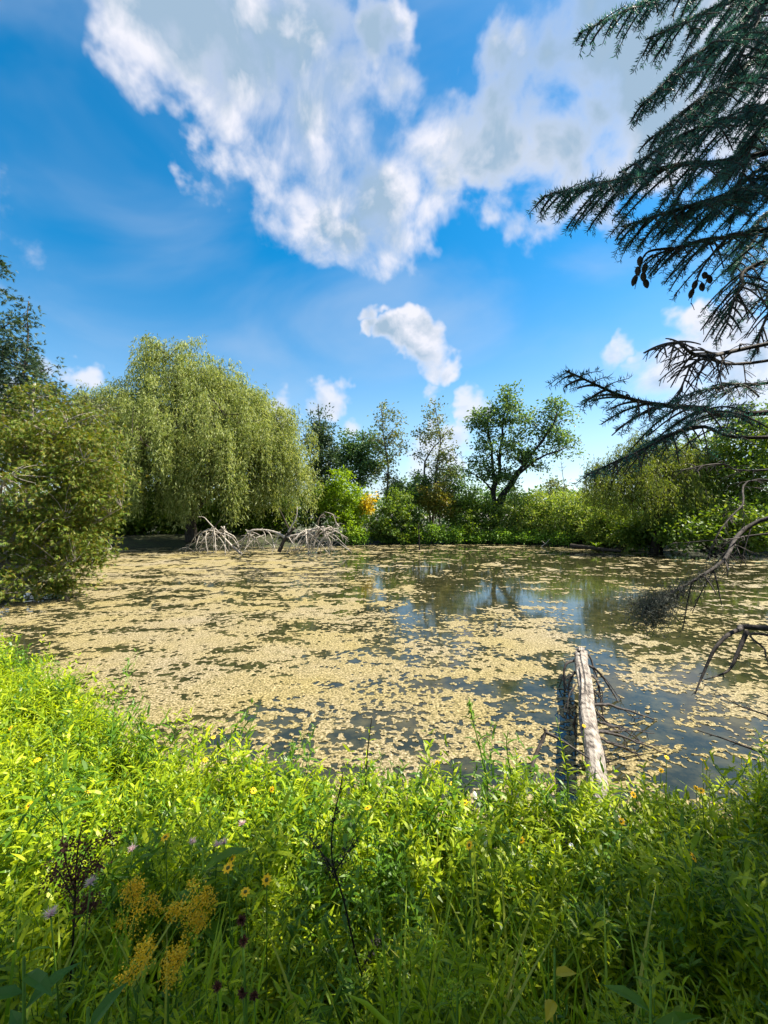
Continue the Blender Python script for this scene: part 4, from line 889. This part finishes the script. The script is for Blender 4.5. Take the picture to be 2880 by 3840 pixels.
# the rest of the tree, out of the picture: it shades the bank
def in_view(p):
    y = np.maximum(p[:, 1], 1e-3); px = CX + p[:, 0] / y * F; py = HY - (p[:, 2] - EYE) / y * F
    return np.any((p[:, 1] > .05) & (px < 2960) & (px > -100) & (py > -250) & (py < 3900)) or np.any(np.hypot(p[:, 0], p[:, 1]) < 1.3)
made = 0
for k in range(640):
    z = SR.uniform(1.7, 7.5) if k < 420 else SR.uniform(2.0, 5.0); az = SR.uniform(0, 2 * math.pi) if k < 420 else SR.uniform(3.25, 5.2); R = 2.7 * (1 - (z - 1.5) / 6.4) ** .8 + .15  # later boughs, low and on one side, are added to deepen the bank's shade
    d = np.array([math.cos(az), math.sin(az), 0]); s = trunk_at(z); e = s + d * R + np.array([0, 0, -.22 * R]); mid = (s + e) / 2 + np.array([0, 0, .10 * R])
    tst = spline([s, mid, e], 8)
    wide = np.concatenate([tst, tst[2:] + np.array([-.35, 0, -.15]), tst[2:] + np.array([0, -.35, 0])])
    if in_view(wide) or (made >= 105 and k < 420) or made >= 280: continue
    made += 1
    place_bough(s, az, R)

# a spruce added unseen behind the photographer, to keep the sky's light off the near bank
T2 = np.array([3.0, -2.3]); main_o = sp_o
sp_o = thing('spruce_tree', 'added unseen spruce behind the viewpoint, dimming the near bank', 'tree', (T2[0], T2[1], gz(*T2)))
b = Buf(); tubes(b, np.stack([np.full(12, T2[0]), np.full(12, T2[1]), np.linspace(.6, 12, 12)], -1), np.linspace(.19, .02, 12), 10, bump=.05); b.build('trunk', MAT['bark'], sp_o, True)
made = 0
for k in range(420):
    z = SR.uniform(1.9, 11.5); az = SR.uniform(0, 2 * math.pi); R = 3.3 * (1 - (z - 1.5) / 11.2) ** .8 + .15 if z < 12 else .2
    d = np.array([math.cos(az), math.sin(az), 0]); s = np.array([T2[0], T2[1], z]); e = s + d * R + np.array([0, 0, -.2 * R]); mid = (s + e) / 2 + np.array([0, 0, .10 * R]); tst = spline([s, mid, e], 8)
    if in_view(np.concatenate([tst, tst[2:] + np.array([0, .4, -.15])])) or made >= 170: continue
    made += 1
    place_bough(s, az, R)
sp_o = main_o

# ------------------------------------------------------------------ a far wood closing the gaps under the crowns
FR = np.random.default_rng(63); n_ = 900; xx = FR.uniform(-95, 95, n_); yy = FR.uniform(78, 92, n_); tp = 5.2 + 2.2 * fbm(xx * .09, yy * 0, 3, 5) + FR.normal(size=n_) * .5
fw = Buf(); foliage(FR, fw, np.stack([xx, yy, tp * FR.random(n_) ** .6 + .5], -1), 26, 1.3, .85, .5); tag(fw.build('distant_wood', MAT['teal']), 'far off low wood closing the gaps beyond the pond', 'wood', kind='stuff')

# ------------------------------------------------------------------ the weeds of the near bank
WR = np.random.default_rng(17)
def weed_geo(r_, h, style, cheap=False):
    """stem and leaves of one weed standing at the origin; returns (stem Buf, leaf Buf, top point)"""
    sb, lb = Buf(), Buf(); lean = r_.normal(size=2) * .10 * h
    st = spline([(0, 0, -.05), (lean[0] * .3, lean[1] * .3, h * .5), (lean[0], lean[1], h)], 6)
    tubes(sb, st[::2] if cheap else st, np.linspace(.0042, .0018, 3 if cheap else 6), 3 if cheap else 4, cap=False)
    tops = [st[-1]]
    def dress(axis, n, L, W, t0, steep):
        k = len(axis) - 1; t = np.linspace(t0, .98, n); fu = np.minimum(t * k, k - .001); j = fu.astype(int); f = (fu - j)[:, None]; p = axis[j] * (1 - f) + axis[j + 1] * f
        a = np.arange(n) * 2.4 + r_.uniform(0, 6); pp, dd, ll = [], [], []
        for q in (0, math.pi):
            aa = a + q + r_.normal(size=n) * .25; el = steep + r_.normal(size=n) * .25 + .35 * t
            pp.append(p); dd.append(np.stack([np.cos(aa) * np.cos(el), np.sin(aa) * np.cos(el), np.sin(el)], -1)); ll.append(L * r_.uniform(.65, 1.2, n) * (1.05 - .55 * np.abs(t - .5) * 2 * (t > .5)))
        pp, dd, ll = np.concatenate(pp), np.concatenate(dd), np.concatenate(ll)
        nm = np.array([0, 0, 1.]) + r_.normal(size=dd.shape) * .25
        leaves(lb, (T_plain(.4, .42) if style != 1 else T_plain(.4, .46)) if cheap else LANCE if style != 1 else OVAL, pp, dd, nm, ll, W * ll / L)
    if style == 0:   dress(st, 14, .110, .026, .15, .45)
    elif style == 1: dress(st, 13, .075, .032, .15, .35)
    elif style == 2: dress(st, 16, .085, .018, .12, .6)
    if style in (0, 2):
        for _ in range(3 if style == 0 else 4):
            t = r_.uniform(.5, .85); p = st[0] + (st[-1] - st[0]) * t; a = r_.uniform(0, 6.28); Lb = h * r_.uniform(.16, .32); e = p + np.array([math.cos(a) * .5, math.sin(a) * .5, .85]) * Lb
            br = bez(p, p + (e - p) * .5 + np.array([math.cos(a), math.sin(a), 0]) * .03, e, 5); tubes(sb, br[::2] if cheap else br, np.linspace(.0026, .0014, 3 if cheap else 5), 3, cap=False); dress(br, 5, .07, .013, .25, .5); tops.append(e)
    return sb, lb, tops
def grass_geo(r_):
    lb = Buf(); n = 13; a = r_.uniform(0, 6.28, n); el = r_.uniform(.9, 1.45, n)
    for i in range(n):
        L = r_.uniform(.35, .75); d = np.array([math.cos(a[i]) * math.cos(el[i]), math.sin(a[i]) * math.cos(el[i]), math.sin(el[i])]); s = np.array([r_.normal() * .02, r_.normal() * .02, -.03])
        e = s + d * L + np.array([math.cos(a[i]), math.sin(a[i]), -1.1]) * L * r_.uniform(.05, .25); ax = bez(s, s + d * L * .62, e, 6); w = .0048 * np.array([.7, 1, 1, .8, .5, .05]); sdv = np.array([-math.sin(a[i]), math.cos(a[i]), 0])
        V = np.concatenate([ax + sdv * w[:, None], ax - sdv * w[:, None]]); q = np.array([[j, j + 1, j + 7, j + 6] for j in range(5)]); lb.add(V, q)
    return lb
VAR, LOW = [], []
for v in range(15):
    st_ = [0, 0, 2, 1, 0][v % 5]; h = [.78, .70, .72, .6, .66][v % 5] * WR.uniform(.92, 1.08); VAR.append(weed_geo(WR, h, st_) + (h,)); LOW.append(weed_geo(WR, h, st_, True) + (h,))
GRASS = [grass_geo(WR) for _ in range(5)]
def flat(buf):
    V = np.concatenate(buf.v); return V, buf.f
MESH = [(s.mesh('stem', MAT['stem'], True), l.mesh('foliage', MAT['weed'] if i % 4 else MAT['weed_dark'])) for i, (s, l, t, h) in enumerate(VAR)]
# where they stand
n_try = 34000; X = WR.uniform(-11, 5.2, n_try); Y = WR.uniform(.35, 11, n_try); S = signed(X, Y)
dist = np.hypot(X, Y); px_ = CX + X / Y * F
ok = (S > .0) & (S < 3.2) & (np.abs(X) < Y * 1.02 + .55) & (dist > .62) & ~((np.abs(X - TR[0]) < .25) & (np.abs(Y - TR[1]) < .25))
dens = np.clip(1.15 - dist / 14, .3, 1); ok &= WR.random(n_try) < dens
X, Y, S = X[ok], Y[ok], S[ok]; Zg = ground_z(X, Y)
order = np.argsort(np.hypot(X, Y)); X, Y, S, Zg = X[order], Y[order], S[order], Zg[order]
n = len(X); vid = WR.integers(0, len(VAR), n); rot = WR.uniform(0, 6.28, n); scl = WR.uniform(.78, 1.2, n) * np.where(S < .3, 1.12, 1.0) * np.where(np.hypot(X, Y) < 1.9, .72, 1.0)
IND = np.zeros(n, bool)
cand = np.where(np.hypot(X, Y) > .8)[0]; IND[cand[:290]] = True                                     # the 290 that show largest are things, the rest one mass
for i in np.where(IND)[0]:
    st_ = [0, 0, 2, 1, 0][vid[i] % 5]; lab = ('deep green ' if vid[i] % 4 == 0 else 'lime green ') + ['weed with long lance shaped leaves on the near bank', 'weed with short rounded leaves on the near bank', 'weed with thin crowded leaves on the near bank'][st_]
    o = thing('weed', lab, 'weed', (X[i], Y[i], Zg[i]), 'weeds crowding the near bank, ' + lab.split(' on ')[0])
    o.rotation_euler = (0, 0, rot[i]); o.scale = (scl[i],) * 3
    for nm, me in zip(('stem', 'foliage'), MESH[vid[i]]):
        c = bpy.data.objects.new(nm, me); col.objects.link(c); c.parent = o
mass = [Buf(), Buf(), Buf(), Buf()]
for i in np.where(~IND)[0]:
    s, l, t, h = LOW[vid[i]]; c_, s_ = math.cos(rot[i]), math.sin(rot[i]); R = np.array([[c_, s_, 0], [-s_, c_, 0], [0, 0, 1]]) * scl[i]; loc = np.array([X[i], Y[i], Zg[i]])
    V, fs = flat(l); mass[0 if vid[i] % 4 else 3].add(V @ R + loc, fs)
    V, fs = flat(s); mass[1].add(V @ R + loc, fs)
ng = 1500; X2 = WR.uniform(-9, 4.6, ng * 3); Y2 = WR.uniform(.4, 8.5, ng * 3); S2 = signed(X2, Y2); k = (S2 > .05) & (S2 < 3.0) & (np.abs(X2) < Y2 * 1.0 + .5) & (np.hypot(X2, Y2) > .75)
X2, Y2 = X2[k][:ng], Y2[k][:ng]; Z2 = ground_z(X2, Y2)
for i in range(len(X2)):
    V, fs = flat(GRASS[i % 5]); a = WR.uniform(0, 6.28); c_, s_ = math.cos(a), math.sin(a); mass[2].add(V @ (np.array([[c_, s_, 0], [-s_, c_, 0], [0, 0, 1]]) * WR.uniform(.7, 1.3)) + np.array([X2[i], Y2[i], Z2[i]]), fs)
wm = tag(bpy.data.objects.new('weed_undergrowth', mass[0].mesh('weed_undergrowth', MAT['weed'])), 'dense mass of green weeds covering the near bank behind the nearest ones', 'weeds', kind='stuff'); col.objects.link(wm)
for bf, nm, mt in ((mass[1], 'stems', 'stem'), (mass[3], 'deep_green_leaves', 'weed_dark')):
    c = bf.build(nm, MAT[mt], wm); c['kind'] = 'stuff'
tag(mass[2].build('grass', MAT['grass']), 'thin grass blades growing among the weeds', 'grass', kind='stuff')

# ------------------------------------------------------------------ single plants that stand out on the near bank
HR = np.random.default_rng(29)
def hit(px, py, h):
    """the spot on the bank whose plant top of height h shows at this pixel"""
    ys = np.linspace(.6, 7, 400); x = (px - CX) / F * ys; z = EYE + (HY - py) / F * ys; g = ground_z(x, ys) + h
    i = int(np.argmax(z < g)) if np.any(z < g) else len(ys) - 1
    return np.array([x[i], ys[i], z[i]]), float(g[i] - h)
def petals(b, c, n, L, W, up, r_, lift=.15):
    a = np.arange(n) * 2 * math.pi / n + r_.uniform(0, 6); side = unit(np.cross(up, np.array([.3, .9, .2]))); s2 = np.cross(up, side)
    d = unit(np.cos(a)[:, None] * side + np.sin(a)[:, None] * s2 + up * lift); leaves(b, OVAL, np.repeat(c[None], n, 0), d, np.repeat(up[None], n, 0), np.full(n, L), np.full(n, W))
def dome(b, c, r, up, k=4, s=8):
    V = []; side = unit(np.cross(up, np.array([.3, .9, .2]))); s2 = np.cross(up, side)
    for i in range(k):
        t = i / (k - 1) * math.pi * .5
        for j in range(s): a = 2 * math.pi * j / s; V.append(c + r * (math.cos(t) * (math.cos(a) * side + math.sin(a) * s2) + .7 * math.sin(t) * up))
    id_ = np.arange(k * s).reshape(k, s); b.add(np.array(V), np.stack([id_[:-1], np.roll(id_, -1, 1)[:-1], np.roll(id_, -1, 1)[1:], id_[1:]], -1).reshape(-1, 4))
def stalk(o, g, top, r=.0028, lean=.03, nleaf=8, L=.10, W=.018, mat='weed', smat='stem', tpl=LANCE, t0=.15):
    base = np.array([top[0] + HR.normal() * lean, top[1] + HR.normal() * lean, g - .04]); ax = spline([base, (base + top) / 2 + HR.normal(size=3) * .012, top], 9); b = Buf()
    tubes(b, ax, np.linspace(r * 1.4, r * .7, 9), 5); b.build('stem', MAT[smat], o, True)
    for i in range(nleaf):
        t = t0 + (.9 - t0) * i / max(1, nleaf - 1); p = ax[min(8, int(t * 8))]; a = i * 2.4 + HR.uniform(0, .6); el = HR.uniform(.25, .75); b = Buf(); l = L * HR.uniform(.7, 1.2) * (1.1 - .5 * t)
        leaves(b, tpl, p[None], np.array([[math.cos(a) * math.cos(el), math.sin(a) * math.cos(el), math.sin(el)]]), np.array([[0, 0, 1.]]) + HR.normal(size=(1, 3)) * .2, np.array([l]), np.array([W * l / L])); b.build('leaf', MAT[mat], o)
    return ax
yellow = [(1955, 3150), (2600, 3215), (2190, 2722), (1695, 2940), (2635, 2850), (2650, 2882), (200, 3085), (780, 2735), (800, 2765), (950, 2965), (1020, 2960), (870, 3222), (855, 3255), (1380, 3030), (140, 2850), (2800, 2870), (2855, 2775),
          (2610, 2955), (2630, 2965), (2500, 2840), (1745, 3010), (770, 2850), (330, 2970), (1640, 2860), (2375, 2980), (1760, 3170), (2480, 2890), (2780, 2840), (40, 2730), (290, 2630), (1000, 3300), (920, 3345), (620, 3140), (2720, 3070), (2330, 3080), (110, 3020)]
for (a, c_) in yellow:
    top, g = hit(a, c_, HR.uniform(.72, .9)); o = thing('yellow_flower', 'yellow daisy like flower standing right in front of the broken log' if (a, c_) == (2190, 2722) else 'yellow daisy like flower on a thin stem among the weeds', 'flower', (top[0], top[1], g), 'yellow flowers among the weeds')
    stalk(o, g, top, nleaf=5, L=.09, W=.015); up = unit(np.array([HR.normal() * .4, -.5 + HR.normal() * .3, .8])); b = Buf(); petals(b, top, 8, .018, .010, up, HR); h_ = b.build('petals', MAT['petal'], o)
    b = Buf(); dome(b, top, .007, up); b.build('disc', MAT['orange'], o, True)
for (a, c_) in [(1778, 2968), (1802, 2990), (1983, 3022), (1815, 3098), (1815, 3142), (1987, 3222)]:
    top, g = hit(a, c_, .66); o = thing('campion_flower', 'white inflated bladder shaped flower nodding over the weeds', 'flower', (top[0], top[1], g), 'white bladder flowers among the weeds')
    stalk(o, g, top, nleaf=4, L=.06, W=.016); b = Buf(); k, s = 8, 10; t = np.linspace(0, 1, k); ax = top + np.array([.006, -.01, -.04])[None] * t[:, None]; tubes(b, ax, .0135 * np.sin(np.clip(t, .04, .9) * math.pi) ** .55, 10); b.build('calyx', MAT['petal_w'], o, True)
    b = Buf(); petals(b, ax[-1], 5, .012, .010, np.array([.1, -.3, -.9]), HR, .3); b.build('petals', MAT['petal_w'], o)
for (a, c_) in [(2080, 3160), (2142, 3172), (2065, 3196), (2200, 3110)]:
    top, g = hit(a, c_, .68); o = thing('lilac_flower', 'small pale lilac star flower low in the shaded weeds', 'flower', (top[0], top[1], g), 'pale lilac flowers in the shade')
    stalk(o, g, top, nleaf=4, L=.06, W=.010); b = Buf(); petals(b, top, 11, .014, .005, unit(np.array([0, -.6, .8])), HR); b.build('petals', MAT['petal_b'], o)
for (a, c_, lb_) in [(908, 3090, 'pale fluffy thistle seed head standing above the others'), (722, 3158, 'pink thistle seed head'), (815, 3168, 'pink thistle seed head'), (840, 3160, 'pink thistle seed head'), (495, 3185, 'pink thistle seed head'), (340, 3310, 'pink thistle seed head'), (190, 3430, 'pink thistle seed head')]:
    top, g = hit(a, c_, .78); o = thing('thistle', lb_ + (' on a thin stalk in the weeds' if 'pink' in lb_ else ''), 'thistle', (top[0], top[1], g), 'thistle seed heads among the weeds')
    stalk(o, g, top, nleaf=5, L=.10, W=.025, mat='weed_dark'); b = Buf(); n_ = 70; d = rnd_unit(n_, HR); d[:, 2] = np.abs(d[:, 2]); leaves(b, DIAMOND, np.repeat(top[None], n_, 0), d, HR.normal(size=(n_, 3)), HR.uniform(.014, .026, n_), .0022); b.build('seed_head', MAT['fluff'], o)
    b = Buf(); dome(b, top, .008, np.array([0, 0, -1.])); b.build('bulb', MAT['stem'], o, True)
# tall leafy spires rising over the weed tops
def spire(label, pix, Y, nleaf, L, W, head=False, mat='weed_dark', smat='stem'):
    pts = [tuple(P(a, c_, Y)) for a, c_ in pix]; bx, by = pts[-1][0], Y; g = gz(bx, by); o = thing('tall_weed', label, 'weed', (bx, by, g)); ax = spline(pts[::-1][:] if False else [(bx, by, g - .04)] + pts[::-1], 14)
    b = Buf(); tubes(b, ax, np.linspace(.006, .0025, 14), 6); b.build('stem', MAT[smat], o, True)
    for i in range(nleaf):
        t = .35 + .6 * i / nleaf; p = ax[int(t * 13)]
        for q in (0, math.pi):
            a = i * 1.6 + q; el = HR.uniform(.3, .8); b = Buf(); l = L * HR.uniform(.7, 1.15) * (1.3 - t); leaves(b, LANCE, p[None], np.array([[math.cos(a) * math.cos(el), math.sin(a) * math.cos(el), math.sin(el)]]), np.array([[0, 0, 1.]]), np.array([l]), np.array([W * l / L])); b.build('leaf', MAT[mat], o)
    if head:
        b = Buf(); n_ = 60; t = HR.uniform(.80, 1, n_); p = ax[(t * 13).astype(int)] + HR.normal(size=(n_, 3)) * np.array([.006, .006, .012]); d = unit(HR.normal(size=(n_, 3)) + np.array([0, 0, .6])); leaves(b, OVAL, p, d, np.tile([0, 0, 1.], (n_, 1)), HR.uniform(.015, .035, n_), .011); b.build('flower_spike', MAT['shore'], o)
    return ax
spire('tall weed with a leafy green spike rising highest against the pond', [(1758, 2615), (1770, 2690), (1795, 2790), (1820, 2900), (1830, 3000)], 2.65, 8, .16, .026, True)
spire('tall dark leaved weed standing beside the tallest spike', [(1905, 2740), (1900, 2800), (1915, 2900), (1925, 3010)], 2.7, 8, .17, .036)
spire('thin reddish stemmed weed rising left of the tallest spike', [(1395, 2690), (1385, 2760), (1375, 2860), (1372, 2960)], 2.75, 7, .09, .014, False, 'weed', 'stemdark')
spire('slim upright weed rising just in front of the broken log', [(2085, 2690), (2105, 2790), (2125, 2880), (2130, 2960)], 2.7, 9, .10, .022, False, 'weed')
spire('leafy weed over the water edge beside the low yellow flowers', [(870, 2720), (865, 2800), (860, 2900)], 3.0, 9, .12, .018, False, 'weed')
# withered dock stalk
def seedy(name, label, cat, main, Y, side, mat, smat, r=.005, per=130, sz=(.006, .014), spread=.012, t0=.3):
    pts = [tuple(P(a, c_, Y)) for a, c_ in main]; bx, by = pts[-1][0], Y; g = gz(bx, by); o = thing(name, label, cat, (bx, by, g)); ax = spline([(bx, by, g - .04)] + pts[::-1], 22)
    b = Buf(); tubes(b, ax, np.linspace(r, r * .4, 22), 6); b.build('stem', MAT[smat], o, True); axes = [(ax, t0)]
    for s in side:
        a2 = spline([tuple(P(a, c_, Y + HR.normal() * .03)) for a, c_ in s], 12); b = Buf(); tubes(b, a2, np.linspace(r * .6, r * .25, 12), 5); b.build('branch', MAT[smat], o, True); axes.append((a2, .15))
    for a2, tt in axes:
        n_ = per; t = HR.uniform(tt, 1, n_); clump = HR.uniform(tt, 1, 9); t = np.where(HR.random(n_) < .75, clump[HR.integers(0, 9, n_)] + HR.normal(size=n_) * .025, t); t = np.clip(t, tt, .999); p = a2[(t * (len(a2) - 1)).astype(int)] + HR.normal(size=(n_, 3)) * spread
        b = Buf(); leaves(b, OVAL, p, rnd_unit(n_, HR), HR.normal(size=(n_, 3)), HR.uniform(*sz, n_), HR.uniform(.6, .9, n_) * sz[1]); so = b.build('seed_cluster', MAT[mat], o); so['kind'] = 'stuff'
    return o
seedy('dock_stalk', 'withered blackish dock stalk with clinging dry seeds rising through the weeds', 'dock', [(1285, 2905), (1275, 2960), (1250, 3080), (1245, 3220), (1290, 3380), (1330, 3560), (1375, 3760)], 1.55,
      [[(1250, 3260), (1200, 3190), (1150, 3130)], [(1255, 3270), (1300, 3200), (1330, 3150)], [(1265, 3300), (1235, 3260), (1215, 3220)], [(1350, 3640), (1400, 3560), (1420, 3500)]], 'drydark', 'stemdark', .0045, 90, (.004, .011), .008)
seedy('dry_seed_plant', 'dark brown dry seed plumes standing behind the goldenrod', 'dry plant', [(310, 3090), (295, 3160), (285, 3260), (280, 3400), (270, 3600), (255, 3800)], 1.35,
      [[(285, 3300), (330, 3180), (400, 3140), (425, 3160)], [(280, 3380), (210, 3260), (180, 3330)], [(285, 3350), (340, 3260), (370, 3240)], [(280, 3340), (240, 3200), (255, 3150)], [(275, 3480), (330, 3390), (340, 3420)]], 'dry', 'stemdark', .004, 230, (.004, .010), .014, .5)
for (m_, s_, Yg, lb_) in [([(520, 3270), (510, 3360), (500, 3500), (480, 3700)], [[(505, 3400), (480, 3330), (440, 3560)], [(500, 3450), (560, 3370), (600, 3420)]], 1.25, 'goldenrod with drooping yellow plumes next to the dry seed plumes'),
                          ([(720, 3300), (725, 3380), (700, 3520), (660, 3720)], [[(722, 3420), (780, 3350), (800, 3420)], [(715, 3460), (660, 3400), (640, 3460)], [(720, 3440), (760, 3440), (740, 3480)]], 1.2, 'fullest goldenrod with a broad yellow plume'),
                          ([(560, 3560), (520, 3620), (450, 3690), (400, 3800)], [[(500, 3640), (540, 3560), (560, 3540)]], 1.05, 'goldenrod sprawling sideways above the broad dark leaves'),
                          ([(640, 3580), (640, 3660), (630, 3800)], [[(640, 3640), (680, 3580), (650, 3560)]], 1.05, 'small goldenrod half hidden under the fullest one'),
                          ([(1730, 3690), (1720, 3740), (1715, 3830)], [[(1722, 3760), (1690, 3720), (1670, 3760)], [(1722, 3750), (1770, 3720), (1800, 3770)]], 1.0, 'pale greenish goldenrod in the deep shade of the bank')]:
    seedy('goldenrod', lb_, 'goldenrod', m_, Yg, s_, 'grass' if 'pale' in lb_ else 'gold', 'stem', .0035, 90 if 'pale' in lb_ else 420, (.003, .006), .010, .5)
# dark round burr heads
for (a, c_) in [(912, 3530), (815, 3700), (910, 3722), (952, 3736), (905, 3450)]:
    top = P(a, c_, 1.0); g = gz(top[0], top[1]); o = thing('burr', 'round dark burr head on a bare stalk near the goldenrod', 'burr', (top[0], top[1], g), 'burr heads near the goldenrod')
    b = Buf(); tubes(b, spline([(top[0] + .03, top[1] + .02, g - .03), (top[0] + .02, top[1], (g + top[2]) / 2), tuple(top)], 8), np.full(8, .0016), 5); b.build('stem', MAT['stem'], o, True)
    b = Buf(); n_ = 90; d = rnd_unit(n_, HR); leaves(b, DIAMOND, np.repeat(top[None], n_, 0), d, HR.normal(size=(n_, 3)), HR.uniform(.010, .015, n_), .004); b.build('bristles', MAT['dry'], o)
# broad leaved plants at the photographer's feet
for (px0, py0, Yb, n_, L, W, mt, lb_) in [(90, 3590, .95, 11, .11, .036, 'broad', 'broad dark leaved dock at the foot of the dry seed plumes'), (330, 3780, .85, 9, .09, .032, 'broad', 'broad leaved plant below the sprawling goldenrod'),
                                          (760, 3200, 1.7, 6, .16, .06, 'weed_dark', 'leafy plant with wide drooping leaves near the pink thistles'), (2080, 3560, 1.15, 6, .055, .032, 'yellow', 'yellowing plant with rounded leaves in the deep shade'), (1500, 3760, 1.0, 8, .17, .014, 'grass', 'arching broad grass clump beside the dock stalk'),
                                          (2440, 3700, 1.0, 7, .12, .034, 'weed_dark', 'dark leafy plant in the deepest shade under the spruce')]:
    top = P(px0, py0, Yb); g = gz(top[0], Yb); o = thing('broadleaf_plant', lb_, 'plant', (top[0], Yb, g)); b = Buf(); tubes(b, spline([(top[0], Yb, g - .03), tuple(top)], 6), np.linspace(.006, .003, 6), 6); b.build('stem', MAT['stem'], o, True)
    for i in range(n_):
        t = .45 + .55 * i / n_; p = np.array([top[0], Yb, g + (top[2] - g) * t]); a = i * 2.4 + .7; el = HR.uniform(.15, .6); b = Buf()
        leaves(b, OVAL if W > .04 else LANCE, p[None], np.array([[math.cos(a) * math.cos(el), math.sin(a) * math.cos(el), math.sin(el)]]), np.array([[0, 0, 1.]]), np.array([L * HR.uniform(.8, 1.2)]), np.array([W])); b.build('leaf', MAT[mt], o)
